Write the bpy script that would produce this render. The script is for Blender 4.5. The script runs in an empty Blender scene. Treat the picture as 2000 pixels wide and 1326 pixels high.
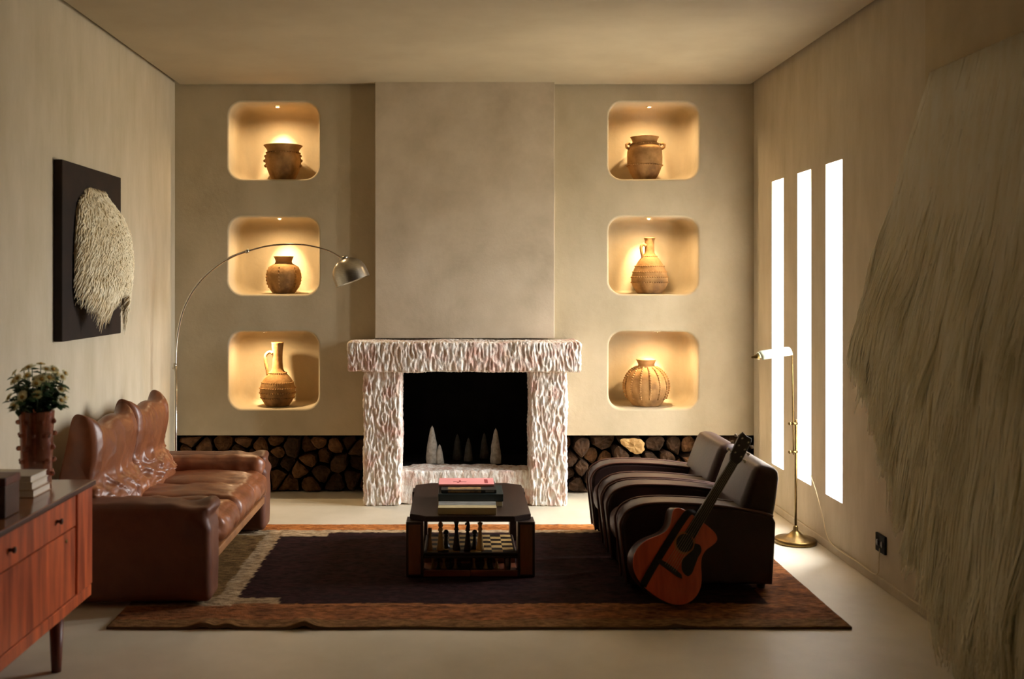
import bpy, bmesh, math, random
from mathutils import Vector, Matrix, noise, Euler
R = random.Random(7)
PI = math.pi
scene = bpy.context.scene
COL = scene.collection
CAMD = 7.49                      # camera to back wall
def Y(d): return d - CAMD        # depth from the camera -> world y (back wall at y = 0)

# ------------------------------------------------------------------ materials
def S(r, g, b):
    def f(c):
        c /= 255.0
        return c / 12.92 if c <= 0.04045 else ((c + 0.055) / 1.055) ** 2.4
    return (f(r), f(g), f(b), 1.0)

def mat(name, c1, c2=None, rough=0.6, metal=0.0, scale=5.0, detail=5.0, stretch=(1, 1, 1), lo=0.35, hi=0.65,
        bump=0.0, bscale=40.0, bstretch=None, bdist=0.01, spec=0.5, trans=0.0, coat=0.0, sheen=0.0, c3=None, s3=1.5,
        emit=None, estr=0.0, attr=None, rvar=0.0, wave=None):
    m = bpy.data.materials.new(name); m.use_nodes = True
    nt = m.node_tree; N = nt.nodes; L = nt.links
    b = N['Principled BSDF']
    b.inputs['Roughness'].default_value = rough
    b.inputs['Metallic'].default_value = metal
    b.inputs['Specular IOR Level'].default_value = spec
    b.inputs['Transmission Weight'].default_value = trans
    b.inputs['Coat Weight'].default_value = coat
    b.inputs['Coat Roughness'].default_value = 0.15
    b.inputs['Sheen Weight'].default_value = sheen
    tc = N.new('ShaderNodeTexCoord')
    def mapped(st):
        mp = N.new('ShaderNodeMapping'); mp.inputs['Scale'].default_value = st
        L.new(tc.outputs['Object'], mp.inputs['Vector']); return mp.outputs['Vector']
    def noisen(vec, sc, de):
        n = N.new('ShaderNodeTexNoise'); n.inputs['Scale'].default_value = sc
        n.inputs['Detail'].default_value = de; n.inputs['Roughness'].default_value = 0.6
        L.new(vec, n.inputs['Vector']); return n
    b.inputs['Base Color'].default_value = c1
    col = None
    if attr:
        a = N.new('ShaderNodeVertexColor'); a.layer_name = attr; col = a.outputs['Color']
    if c2 is not None:
        vec = mapped(stretch)
        if wave:
            n = N.new('ShaderNodeTexWave'); n.inputs['Scale'].default_value = scale
            n.inputs['Distortion'].default_value = wave; n.inputs['Detail'].default_value = 3
            n.inputs['Detail Scale'].default_value = 1.2
            L.new(vec, n.inputs['Vector']); fac = n.outputs['Fac']
        else:
            n = noisen(vec, scale, detail); fac = n.outputs['Fac']
        r = N.new('ShaderNodeValToRGB')
        r.color_ramp.elements[0].position = lo; r.color_ramp.elements[1].position = hi
        r.color_ramp.elements[0].color = c1; r.color_ramp.elements[1].color = c2
        L.new(fac, r.inputs['Fac'])
        if col is None:
            col = r.outputs['Color']
        else:
            mx = N.new('ShaderNodeMix'); mx.data_type = 'RGBA'; mx.blend_type = 'MULTIPLY'
            mx.inputs['Factor'].default_value = 1.0
            L.new(col, mx.inputs[6]); L.new(r.outputs['Color'], mx.inputs[7]); col = mx.outputs[2]
        if rvar:
            mr = N.new('ShaderNodeMapRange'); mr.inputs['To Min'].default_value = rough - rvar
            mr.inputs['To Max'].default_value = rough + rvar
            L.new(fac, mr.inputs['Value']); L.new(mr.outputs['Result'], b.inputs['Roughness'])
        if c3 is not None:
            n3 = noisen(mapped((1, 1, 1)), s3, 4.0)
            r3 = N.new('ShaderNodeValToRGB')
            r3.color_ramp.elements[0].position = 0.5; r3.color_ramp.elements[1].position = 0.68
            r3.color_ramp.elements[0].color = (0, 0, 0, 1); r3.color_ramp.elements[1].color = (1, 1, 1, 1)
            L.new(n3.outputs['Fac'], r3.inputs['Fac'])
            mx = N.new('ShaderNodeMix'); mx.data_type = 'RGBA'
            L.new(r3.outputs['Color'], mx.inputs['Factor']); L.new(col, mx.inputs[6])
            mx.inputs[7].default_value = c3; col = mx.outputs[2]
    if col is not None:
        L.new(col, b.inputs['Base Color'])
    if bump:
        nb = noisen(mapped(bstretch or (1, 1, 1)), bscale, 4.0)
        bp = N.new('ShaderNodeBump'); bp.inputs['Strength'].default_value = bump
        bp.inputs['Distance'].default_value = bdist
        L.new(nb.outputs['Fac'], bp.inputs['Height']); L.new(bp.outputs['Normal'], b.inputs['Normal'])
    if emit is not None:
        b.inputs['Emission Color'].default_value = emit
        b.inputs['Emission Strength'].default_value = estr
    return m

M = {}
M['plaster'] = mat('plaster', S(172, 159, 131), S(188, 175, 147), rough=0.85, scale=2.2, detail=8, stretch=(1, 1, 0.7), bump=0.35, bscale=26, bdist=0.006, spec=0.25)
M['plaster_side'] = mat('plaster_side', S(178, 167, 141), S(199, 188, 165), rough=0.8, scale=5.0, detail=9, stretch=(1.5, 1.5, 0.45), lo=0.25, hi=0.75, bump=0.3, bscale=24, bstretch=(1.3, 1.3, 0.6), bdist=0.005, spec=0.3)
M['chimney'] = mat('chimney_plaster', S(174, 160, 136), S(198, 184, 160), rough=0.75, scale=2.6, detail=10, bump=0.3, bscale=20, bdist=0.005, spec=0.35)
M['ceiling'] = mat('ceiling_paint', S(164, 151, 125), S(176, 163, 136), rough=0.75, scale=1.2, bump=0.12, bscale=60, bdist=0.004, spec=0.3)
M['reveal'] = mat('white_reveal', S(236, 228, 222), S(242, 236, 230), rough=0.8, scale=4, bump=0.15, bscale=30, bdist=0.004)
M['floor'] = mat('polished_concrete', S(192, 183, 160), S(212, 203, 182), rough=0.5, scale=1.6, detail=9, bump=0.06, bscale=14, bdist=0.004, rvar=0.08, spec=0.45)
M['lining_black'] = mat('near_black_lining', S(16, 16, 15), S(24, 22, 20), rough=0.95, scale=8, spec=0.1)  # flat near-black for the log recess and firebox linings
M['gap'] = mat('shadow_gap', S(26, 24, 20), rough=0.9, spec=0.1)
M['stone'] = mat('hewn_stone', S(206, 180, 158), S(246, 240, 230), rough=0.75, scale=30, detail=8, stretch=(1.2, 1.2, 0.35), lo=0.38, hi=0.56, c3=S(212, 168, 152), s3=6, bump=0.9, bscale=46, bstretch=(1.2, 1.2, 0.45), bdist=0.012, spec=0.35)
M['spire_dim'] = mat('dimmed_stone', S(92, 88, 76), S(66, 62, 54), rough=0.7, scale=30, bump=0.3, bscale=60)  # darker copy of the pale stone; dimness deep in the firebox is in its colour
M['spire'] = mat('pale_stone', S(205, 200, 185), S(160, 152, 136), rough=0.6, scale=30, bump=0.3, bscale=60)
M['clay'] = mat('fired_clay', S(186, 144, 92), S(146, 110, 66), rough=0.85, scale=9, detail=8, bump=0.5, bscale=45, bdist=0.006, spec=0.2, c3=S(118, 88, 56), s3=5)
M['steel'] = mat('brushed_steel', S(190, 184, 170), S(165, 160, 148), rough=0.28, metal=1.0, scale=30, stretch=(1, 1, 8))
M['chrome'] = mat('chrome_tube', S(205, 200, 190), rough=0.2, metal=1.0)
M['marble'] = mat('pale_marble', S(220, 216, 208), S(170, 168, 164), rough=0.25, scale=6)
M['brass'] = mat('aged_brass', S(138, 116, 72), S(104, 84, 48), rough=0.36, metal=1.0, scale=14)
M['shade_glass'] = mat('pale_glass_shade', S(226, 232, 214), S(205, 214, 190), rough=0.3, scale=20, trans=0.25)
M['cable'] = mat('pale_cord', S(220, 205, 165), rough=0.5)
M['leather'] = mat('cognac_leather', S(132, 76, 43), S(102, 57, 33), rough=0.40, scale=5, detail=8, bump=0.28, bscale=22, bdist=0.006, spec=0.5, coat=0.08, c3=S(146, 88, 52), s3=3)
M['leather_plain'] = mat('cognac_leather_panel', S(104, 61, 39), S(88, 50, 33), rough=0.5, scale=5, detail=8, bump=0.12, bscale=60, bdist=0.004, spec=0.35)
M['rail'] = mat('tan_rail', S(150, 100, 55), S(120, 76, 40), rough=0.5, scale=8)
M['club'] = mat('dark_brown_leather', S(58, 34, 28), S(44, 27, 23), rough=0.42, scale=6, detail=8, bump=0.15, bscale=50, bdist=0.004, spec=0.45)
M['club_seat'] = mat('worn_brown_leather', S(74, 44, 34), S(56, 34, 28), rough=0.45, scale=6, detail=8, bump=0.2, bscale=40, bdist=0.004)
M['piping'] = mat('brown_piping', S(92, 58, 44), rough=0.4)
M['wood'] = mat('reddish_wood', S(214, 108, 62), S(132, 60, 36), rough=0.36, scale=3.2, detail=7, stretch=(4, 5.0, 0.42), lo=0.36, hi=0.66, bump=0.04, bscale=30, spec=0.45)
M['wood_top'] = mat('polished_wood_top', S(152, 100, 70), S(124, 78, 54), rough=0.18, scale=3, detail=6, stretch=(6, 0.8, 1), spec=0.5, coat=0.3)
M['wood_edge'] = mat('dark_wood_edge', S(78, 42, 26), S(60, 32, 20), rough=0.4, scale=6)
M['wood_leg'] = mat('red_wood_leg', S(112, 50, 28), S(86, 38, 22), rough=0.4, scale=4, stretch=(4, 4, 0.6))
M['table_wood'] = mat('dark_walnut', S(54, 34, 22), S(38, 24, 16), rough=0.38, scale=3, detail=7, stretch=(5, 0.6, 5), bump=0.05, bscale=30)
M['table_panel'] = mat('walnut_panel', S(132, 80, 46), S(104, 62, 36), rough=0.4, scale=4, stretch=(5, 5, 0.7))
M['plinth'] = mat('red_walnut', S(128, 66, 36), S(98, 50, 28), rough=0.45, scale=4, stretch=(0.8, 3, 4))
M['chess_light'] = mat('boxwood', S(206, 168, 104), S(184, 146, 86), rough=0.35, scale=12)
M['chess_dark'] = mat('ebony', S(40, 26, 20), S(28, 19, 15), rough=0.3, scale=12)
M['panel'] = mat('near_black_panel', S(42, 30, 24), S(30, 23, 20), rough=0.75, scale=6, bump=0.2, bscale=90, bdist=0.002, spec=0.25)
M['pale_panel'] = mat('pale_canvas', S(188, 174, 142), S(176, 162, 130), rough=0.85, scale=4, bump=0.1, bscale=80)
M['fleece'] = mat('cream_fleece', S(250, 240, 212), S(232, 216, 180), rough=0.9, scale=16, detail=6, spec=0.15)
M['fleece_pale'] = mat('raw_wool', S(252, 250, 234), S(244, 238, 212), rough=0.9, scale=9, detail=6, stretch=(1, 2, 0.4), spec=0.15)
M['rug'] = mat('wool_pile', S(255, 255, 255), S(150, 140, 130), rough=0.95, scale=40, detail=6, stretch=(0.6, 1.6, 1), attr='pattern', bump=0.7, bscale=130, bdist=0.006, spec=0.1)
M['rug_back'] = mat('rug_edge', S(90, 66, 42), rough=0.95)
M['guitar_top'] = mat('mahogany_top', S(208, 86, 50), S(182, 70, 40), rough=0.3, scale=6, stretch=(6, 0.5, 1), coat=0.3)
M['guitar_side'] = mat('dark_guitar_side', S(60, 30, 20), S(44, 22, 16), rough=0.35, scale=5)
M['black'] = mat('black_plastic', S(18, 16, 15), rough=0.35)
M['ebony_board'] = mat('fingerboard', S(40, 30, 24), S(28, 22, 18), rough=0.45, scale=10)
M['rosette'] = mat('pale_rosette', S(170, 100, 52), rough=0.35)
M['strap'] = mat('woven_strap', S(34, 26, 22), S(24, 19, 17), rough=0.85, scale=30)
M['string'] = mat('string_metal', S(190, 180, 160), rough=0.3, metal=1.0)
M['vase'] = mat('amber_glass', S(196, 124, 92), S(160, 92, 66), rough=0.12, scale=14, trans=0.72, spec=0.6, bump=0.3, bscale=20)
M['petal'] = mat('cream_petal', S(252, 248, 214), S(246, 240, 196), rough=0.7, scale=60)
M['bud'] = mat('flower_eye', S(190, 152, 62), S(164, 124, 44), rough=0.8, scale=90)
M['leaf'] = mat('leaf_green', S(66, 98, 50), S(40, 68, 38), rough=0.6, scale=30)
M['stem'] = mat('stem_green', S(62, 84, 44), rough=0.6)
M['page'] = mat('page_block', S(226, 216, 200), S(212, 200, 182), rough=0.9, scale=6, stretch=(1, 1, 90))
M['cover_white'] = mat('white_cover', S(216, 204, 184), rough=0.6)
M['cover_tan'] = mat('tan_cover', S(178, 146, 116), rough=0.6)
M['cover_pink'] = mat('pink_cover', S(250, 168, 166), S(244, 156, 154), rough=0.5, scale=10)
M['cover_black'] = mat('black_cover', S(34, 38, 36), S(26, 30, 28), rough=0.4, scale=8)
M['cover_teal'] = mat('dark_green_cover', S(40, 54, 52), S(32, 44, 42), rough=0.35, scale=8)
M['cover_gold'] = mat('ochre_picture', S(176, 138, 82), S(96, 74, 48), rough=0.5, scale=24)
M['cover_sand'] = mat('sand_cover', S(190, 176, 134), S(178, 162, 122), rough=0.5, scale=8)
M['cover_grey'] = mat('grey_picture', S(150, 152, 146), S(86, 88, 86), rough=0.45, scale=9, stretch=(1, 4, 1))
M['outlet'] = mat('dark_outlet', S(30, 33, 34), rough=0.8, spec=0.2)
M['frame_white'] = mat('white_frame', S(236, 234, 228), rough=0.5)
M['bulb'] = mat('lamp_glow', (1, 0.85, 0.6, 1), rough=0.5, emit=(1, 0.78, 0.48, 1), estr=30)
M['lamp_ring'] = mat('lamp_ring', S(225, 205, 165), rough=0.4)
M['bark'] = mat('log_bark', S(66, 46, 32), S(34, 25, 18), rough=0.95, scale=14, stretch=(1, 0.3, 1), bump=0.8, bscale=40, spec=0.1)
M['end'] = mat('log_end', S(112, 78, 48), S(70, 48, 30), rough=0.9, scale=12, detail=7, bump=0.6, bscale=50, spec=0.1)
M['end_dark'] = mat('log_end_weathered', S(78, 56, 38), S(46, 34, 24), rough=0.9, scale=12, detail=7, bump=0.6, bscale=50, spec=0.1)
M['end_pale'] = mat('log_end_pale', S(186, 152, 100), S(160, 126, 80), rough=0.9, scale=12, detail=7, bump=0.5, bscale=50, spec=0.1)

def glass_pane():
    m = bpy.data.materials.new('clear_glass'); m.use_nodes = True
    nt = m.node_tree; N = nt.nodes; L = nt.links
    N.remove(N['Principled BSDF'])
    t = N.new('ShaderNodeBsdfTransparent'); g = N.new('ShaderNodeBsdfGlossy'); g.inputs['Roughness'].default_value = 0.02
    mx = N.new('ShaderNodeMixShader'); mx.inputs['Fac'].default_value = 0.06
    L.new(t.outputs[0], mx.inputs[1]); L.new(g.outputs[0], mx.inputs[2])
    L.new(mx.outputs[0], N['Material Output'].inputs['Surface'])
    return m
M['glass'] = glass_pane()

# ------------------------------------------------------------------ mesh builder
class MB:
    def __init__(s): s.v = []; s.f = []; s.m = []; s.s = []
    def add(s, verts, faces, mi=0, smooth=True):
        b = len(s.v); s.v.extend(Vector(p) for p in verts)
        for i, f in enumerate(faces):
            s.f.append(tuple(b + k for k in f)); s.m.append(mi)
            s.s.append(smooth if isinstance(smooth, bool) else smooth[i])
        return b
    def bm(s, bm, mi=0, smooth=True, mtx=None, flat_ngons=True):
        bm.verts.index_update()
        vs = [(mtx @ v.co) if mtx else v.co.copy() for v in bm.verts]
        fs = [tuple(v.index for v in f.verts) for f in bm.faces]
        sm = [smooth and not (flat_ngons and len(f) > 4) for f in fs]
        s.add(vs, fs, mi, sm)
    def box(s, x0, x1, y0, y1, z0, z1, bev=0.0, seg=2, mi=0, mtx=None):
        bm = bmesh.new(); bmesh.ops.create_cube(bm, size=1.0)
        for v in bm.verts:
            v.co = Vector(((x0 + x1) / 2 + v.co.x * (x1 - x0), (y0 + y1) / 2 + v.co.y * (y1 - y0), (z0 + z1) / 2 + v.co.z * (z1 - z0)))
        if bev > 0:
            bmesh.ops.bevel(bm, geom=bm.edges[:], offset=bev, segments=seg, affect='EDGES', profile=0.6)
        s.bm(bm, mi, False, mtx); bm.free(); return s
    def lathe(s, prof, cx=0, cy=0, cz=0, n=40, mi=0, cap=True, mtx=None, fn=None):
        vs, fs = [], []
        for r, z in prof:
            for k in range(n):
                a = 2 * PI * k / n
                rr = r if fn is None else fn(r, z, a)
                p = Vector((rr * math.cos(a), rr * math.sin(a), z))
                vs.append((mtx @ p) if mtx else p + Vector((cx, cy, cz)))
        for i in range(len(prof) - 1):
            for k in range(n):
                fs.append((i * n + k, i * n + (k + 1) % n, (i + 1) * n + (k + 1) % n, (i + 1) * n + k))
        sm = [True] * len(fs)
        if cap:
            if prof[0][0] > 1e-5: fs.append(tuple(range(n))[::-1]); sm.append(False)
            if prof[-1][0] > 1e-5: fs.append(tuple((len(prof) - 1) * n + k for k in range(n))); sm.append(False)
        s.add(vs, fs, mi, sm); return s
    def tube(s, pts, r, n=8, mi=0, cap=True):
        pts = [Vector(p) for p in pts]
        rs = r if isinstance(r, (list, tuple)) else [r] * len(pts)
        vs, fs = [], []
        up = None
        for i, p in enumerate(pts):
            t = (pts[min(i + 1, len(pts) - 1)] - pts[max(i - 1, 0)])
            t = t.normalized() if t.length > 1e-9 else Vector((0, 0, 1))
            if up is None:
                up = Vector((0, 0, 1)) if abs(t.z) < 0.9 else Vector((1, 0, 0))
            a = t.cross(up); a = a.normalized() if a.length > 1e-6 else t.orthogonal().normalized()
            b = t.cross(a).normalized(); up = -b if b.dot(up) < 0 else b
            b = up
            for k in range(n):
                q = 2 * PI * k / n
                vs.append(p + (a * math.cos(q) + b * math.sin(q)) * rs[i])
        for i in range(len(pts) - 1):
            for k in range(n):
                fs.append((i * n + k, i * n + (k + 1) % n, (i + 1) * n + (k + 1) % n, (i + 1) * n + k))
        sm = [True] * len(fs)
        if cap:
            fs.append(tuple(range(n))[::-1]); fs.append(tuple((len(pts) - 1) * n + k for k in range(n))); sm += [False, False]
        s.add(vs, fs, mi, sm); return s
    def ball(s, c, r, n=8, mi=0, sc=(1, 1, 1)):
        prof = [(math.sin(PI * i / (n // 2 + 1)), -math.cos(PI * i / (n // 2 + 1))) for i in range(n // 2 + 2)]
        vs, fs = [], []
        for rr, z in prof:
            for k in range(n):
                a = 2 * PI * k / n
                vs.append(Vector(c) + Vector((rr * math.cos(a) * r * sc[0], rr * math.sin(a) * r * sc[1], z * r * sc[2])))
        for i in range(len(prof) - 1):
            for k in range(n):
                fs.append((i * n + k, i * n + (k + 1) % n, (i + 1) * n + (k + 1) % n, (i + 1) * n + k))
        s.add(vs, fs, mi, True); return s
    def prism(s, outline, y0, y1, bev=0.0, seg=3, mi=0, mtx=None, smooth=True):
        """outline: (x, z) points, extruded along y"""
        bm = bmesh.new()
        va = [bm.verts.new((x, y0, z)) for x, z in outline]
        vb = [bm.verts.new((x, y1, z)) for x, z in outline]
        n = len(outline)
        bm.faces.new(va); bm.faces.new(vb[::-1])
        for i in range(n): bm.faces.new((va[i], vb[i], vb[(i + 1) % n], va[(i + 1) % n]))
        bmesh.ops.recalc_face_normals(bm, faces=bm.faces[:])
        if bev > 0:
            ed = [e for e in bm.edges if abs(e.verts[0].co.y - e.verts[1].co.y) < 1e-7]
            bmesh.ops.bevel(bm, geom=ed, offset=bev, segments=seg, affect='EDGES', profile=0.5)
        s.bm(bm, mi, smooth, mtx); bm.free(); return s
    def soft(s, c, size, r, bulge=(0, 0, 0), n=(10, 10, 10), disp=None, mi=0, mtx=None):
        """rounded, puffed box"""
        h = Vector(size) / 2; bm = bmesh.new(); C = Vector(c)
        def mapp(p):
            q = Vector((p[0] * h.x, p[1] * h.y, p[2] * h.z))
            inn = Vector([max(-(h[i] - r), min(h[i] - r, q[i])) for i in range(3)])
            d = q - inn
            nrm = d.normalized() if d.length > 1e-9 else Vector((0, 0, 1))
            o = inn + nrm * r
            w = [1 - p[i] ** 2 for i in range(3)]
            o.x += bulge[0] * p[0] * w[1] * w[2]; o.y += bulge[1] * p[1] * w[0] * w[2]; o.z += bulge[2] * p[2] * w[0] * w[1]
            if disp: o += nrm * disp(o + C, nrm)
            return o + C
        def lin(k, cnt):
            return -math.cos(PI * k / cnt) * 0.35 + (2 * k / cnt - 1) * 0.65
        for ax in range(3):
            u, w = (ax + 1) % 3, (ax + 2) % 3
            for sg in (-1, 1):
                g = []
                for i in range(n[u] + 1):
                    row = []
                    for j in range(n[w] + 1):
                        p = [0, 0, 0]; p[ax] = sg; p[u] = lin(i, n[u]); p[w] = lin(j, n[w])
                        row.append(bm.verts.new(mapp(p)))
                    g.append(row)
                for i in range(n[u]):
                    for j in range(n[w]):
                        q = (g[i][j], g[i + 1][j], g[i + 1][j + 1], g[i][j + 1])
                        bm.faces.new(q if sg > 0 else q[::-1])
        bmesh.ops.remove_doubles(bm, verts=bm.verts[:], dist=1e-4)
        s.bm(bm, mi, True, mtx); bm.free(); return s
    def build(s, name, mats, parent=None, origin=None):
        me = bpy.data.meshes.new(name)
        if origin is None:
            lo = [min(v[i] for v in s.v) for i in range(3)]; hi = [max(v[i] for v in s.v) for i in range(3)]
            origin = Vector(((lo[0] + hi[0]) / 2, (lo[1] + hi[1]) / 2, lo[2]))
        o_ = Vector(origin)
        me.from_pydata([v - o_ for v in s.v], [], s.f)
        mats = mats if isinstance(mats, (list, tuple)) else [mats]
        for m in mats: me.materials.append(m)
        me.polygons.foreach_set('material_index', s.m)
        me.polygons.foreach_set('use_smooth', s.s)
        me.update()
        ob = bpy.data.objects.new(name, me); COL.objects.link(ob)
        WORLD[ob.name] = o_
        if parent is not None:
            ob.parent = parent; ob.location = o_ - WORLD[parent.name]
        else:
            ob.location = o_
        return ob
WORLD = {}

def tag(o, label, cat, group=None, kind=None):
    o['label'] = label; o['category'] = cat
    if group: o['group'] = group
    if kind: o['kind'] = kind
    return o
def thing(name, loc, label, cat, group=None):
    o = bpy.data.objects.new(name, None); COL.objects.link(o); o.empty_display_size = 0.1
    o.location = loc; WORLD[o.name] = Vector(loc)
    return tag(o, label, cat, group)
def struct(name, mb, mats, parent=None):
    o = mb.build(name, mats, parent)
    if parent is None: o['kind'] = 'structure'
    return o
def nz(p, sc=1.0): return noise.noise(Vector(p) * sc)
def fbm(p, sc=1.0, oc=3): return noise.fractal(Vector(p) * sc, 1.0, 2.0, oc)
def spline(pts, n=8):
    """Catmull-Rom through the points"""
    P = [Vector(p) for p in pts]; out = []
    for i in range(len(P) - 1):
        p0, p1, p2, p3 = P[max(i - 1, 0)], P[i], P[i + 1], P[min(i + 2, len(P) - 1)]
        for k in range(n):
            t = k / n
            out.append(0.5 * ((2 * p1) + (p2 - p0) * t + (2 * p0 - 5 * p1 + 4 * p2 - p3) * t * t + (3 * p1 - p0 - 3 * p2 + p3) * t ** 3))
    out.append(P[-1]); return out

# ------------------------------------------------------------------ room shell
XL, XR, YF, ZC = -2.113, 2.244, -12.5, 3.092
RB = 0.40   # depth of the log recesses
m = MB().box(XL - 0.3, XR + 0.5, YF - 0.2, 0.9, -0.1, 0.0); struct('floor', m, M['floor'])
m = MB().box(XL + 0.045, XR - 0.035, YF, -0.02, ZC, ZC + 0.05); struct('ceiling', m, M['ceiling'])
m = MB().box(XL - 0.3, XR + 0.5, YF - 0.2, 0.9, ZC + 0.13, ZC + 0.2); struct('ceiling_slab', m, M['gap'])

def rrect(x0, x1, z0, z1, r, n=7):
    pts = []
    for cx, cz, a0 in ((x1 - r, z0 + r, -PI / 2), (x1 - r, z1 - r, 0), (x0 + r, z1 - r, PI / 2), (x0 + r, z0 + r, PI)):
        for k in range(n + 1):
            a = a0 + PI / 2 * k / n
            pts.append((cx + r * math.cos(a), cz + r * math.sin(a)))
    return pts
NL = (-1.705, -1.032); NR = (1.152, 1.824)
NZ = ((2.384, 2.960), (1.517, 2.097), (0.656, 1.234))
def back_wall():
    bm = bmesh.new()
    def loop(pts, y): return [bm.verts.new((x, y, z)) for x, z in pts]
    zb = 0.455
    outer = [(XL - 0.02, zb), (-0.5, zb), (-0.5, 1.02), (0.64, 1.02), (0.64, zb), (XR + 0.02, zb), (XR + 0.02, ZC + 0.13), (XL - 0.02, ZC + 0.13)]
    lo = loop(outer, 0.0); edges = [bm.edges.new((lo[i], lo[(i + 1) % len(lo)])) for i in range(len(lo))]
    for nx in (NL, NR):
        for z0, z1 in NZ:
            prof = [(0.016, 0.0), (0.009, 0.002), (0.004, 0.007), (0.0, 0.016), (-0.001, 0.2), (-0.006, 0.29), (-0.016, 0.34), (-0.035, 0.375), (-0.065, 0.395), (-0.11, 0.40)]
            prev = None
            for k, (off, y) in enumerate(prof):
                r = max(0.03, 0.105 + off * 0.6)
                pts = rrect(nx[0] - off, nx[1] + off, z0 - off * (1 if k < 4 else 0.25), z1 + off, r)
                cur = []
                for x, z in pts:
                    w = 0.0035 * nz((x * 9, y * 9 + nx[0] * 3, z * 9)) if k < 5 else 0.004 * nz((x * 7, 3.3, z * 7))
                    cur.append(bm.verts.new((x + w, y, z + w)))
                if prev is None:
                    edges += [bm.edges.new((cur[i], cur[(i + 1) % len(cur)])) for i in range(len(cur))]
                else:
                    n = len(cur)
                    for i in range(n):
                        f = bm.faces.new((prev[i], prev[(i + 1) % n], cur[(i + 1) % n], cur[i])); f.smooth = True
                prev = cur
            c = bm.verts.new(((nx[0] + nx[1]) / 2, 0.40, (z0 + z1) / 2))
            for i in range(len(prev)):
                f = bm.faces.new((prev[i], prev[(i + 1) % len(prev)], c)); f.smooth = True
    bmesh.ops.triangle_fill(bm, use_beauty=True, use_dissolve=False, edges=edges)
    # underside of the wall over the log recesses, and the rear of the wall
    for a, b in ((0, 1), (4, 5)):
        p, q = lo[a], lo[b]
        r_ = [bm.verts.new((v.co.x, RB, v.co.z)) for v in (q, p)]
        bm.faces.new((p, q, r_[0], r_[1]))
    bmesh.ops.recalc_face_normals(bm, faces=bm.faces[:])
    mb = MB(); bm.verts.index_update()
    mb.add([v.co.copy() for v in bm.verts], [tuple(v.index for v in f.verts) for f in bm.faces], 0, [f.smooth for f in bm.faces])
    bm.free(); return mb
wb = struct('wall_back', back_wall(), M['plaster'])
m = MB().box(XL - 0.3, XR + 0.5, 0.52, 0.62, 0.0, ZC + 0.13); struct('wall_outer', m, M['gap'])
m = MB().box(-0.60, 0.734, -0.10, 0.004, 1.19, ZC + 0.1, 0.006, 2); struct('wall_chimney', m, M['chimney'])
# log recess linings
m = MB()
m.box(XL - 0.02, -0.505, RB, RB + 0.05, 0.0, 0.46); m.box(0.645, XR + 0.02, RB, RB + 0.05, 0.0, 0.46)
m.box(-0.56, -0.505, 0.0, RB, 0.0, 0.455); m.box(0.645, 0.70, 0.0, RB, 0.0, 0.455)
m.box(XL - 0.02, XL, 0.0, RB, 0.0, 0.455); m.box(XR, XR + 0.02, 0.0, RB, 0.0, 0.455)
struct('wall_recess', m, M['lining_black'])
m = MB().box(XL - 0.2, XL, YF - 0.2, 0.45, 0.0, ZC + 0.13); struct('wall_left', m, M['plaster_side'])
m = MB().box(XL - 0.3, XR + 0.4, YF - 0.2, YF, 0.0, ZC + 0.13); struct('wall_front', m, M['plaster_side'])

# right wall with slit windows (holes as (d0, d1, z0, z1))
T = 0.26
WIN = [(6.81, 7.06, 0.322, 2.32), (6.285, 6.535, 0.322, 2.32), (5.775, 6.035, 0.322, 2.32)]
def right_wall():
    mb = MB()
    ys = sorted({YF - 0.2, 0.45} | {Y(w[0]) for w in WIN} | {Y(w[1]) for w in WIN})
    zs = sorted({0.0, ZC + 0.13} | {w[2] for w in WIN} | {w[3] for w in WIN})
    def hole(y, z): return any(Y(w[0]) < y < Y(w[1]) and w[2] < z < w[3] for w in WIN)
    for x, sg in ((XR, -1), (XR + T, 1)):
        for i in range(len(ys) - 1):
            for j in range(len(zs) - 1):
                if hole((ys[i] + ys[i + 1]) / 2, (zs[j] + zs[j + 1]) / 2): continue
                q = [(x, ys[i], zs[j]), (x, ys[i + 1], zs[j]), (x, ys[i + 1], zs[j + 1]), (x, ys[i], zs[j + 1])]
                mb.add(q, [(0, 1, 2, 3) if sg > 0 else (3, 2, 1, 0)], 0, False)
    for d0, d1, z0, z1 in WIN:
        a, b = Y(d0), Y(d1)
        c = [(XR, a, z0), (XR, b, z0), (XR, b, z1), (XR, a, z1), (XR + T, a, z0), (XR + T, b, z0), (XR + T, b, z1), (XR + T, a, z1)]
        mb.add(c, [(0, 1, 5, 4), (1, 2, 6, 5), (2, 3, 7, 6), (3, 0, 4, 7)], 1, False)
    return mb
struct('wall_right', right_wall(), [M['plaster_side'], M['reveal']])
m = MB().box(XR - 0.012, XR + 0.001, YF, -0.001, 0.0, 0.05, 0.003, 1); struct('baseboard_right', m, M['plaster_side'])
for i, (d0, d1, z0, z1) in enumerate(WIN):
    a, b = Y(d0), Y(d1); x0, x1 = XR + T - 0.05, XR + T - 0.02; w = 0.018
    f = MB()
    f.box(x0, x1, a, a + w, z0, z1); f.box(x0, x1, b - w, b, z0, z1)
    f.box(x0, x1, a + w, b - w, z0, z0 + w); f.box(x0, x1, a + w, b - w, z1 - w, z1)
    wo = struct('window_%d' % (i + 1), f, M['frame_white'])
    MB().box(x0 + 0.012, x0 + 0.018, a + w, b - w, z0 + w, z1 - w).build('window_pane', M['glass'], wo)

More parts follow.
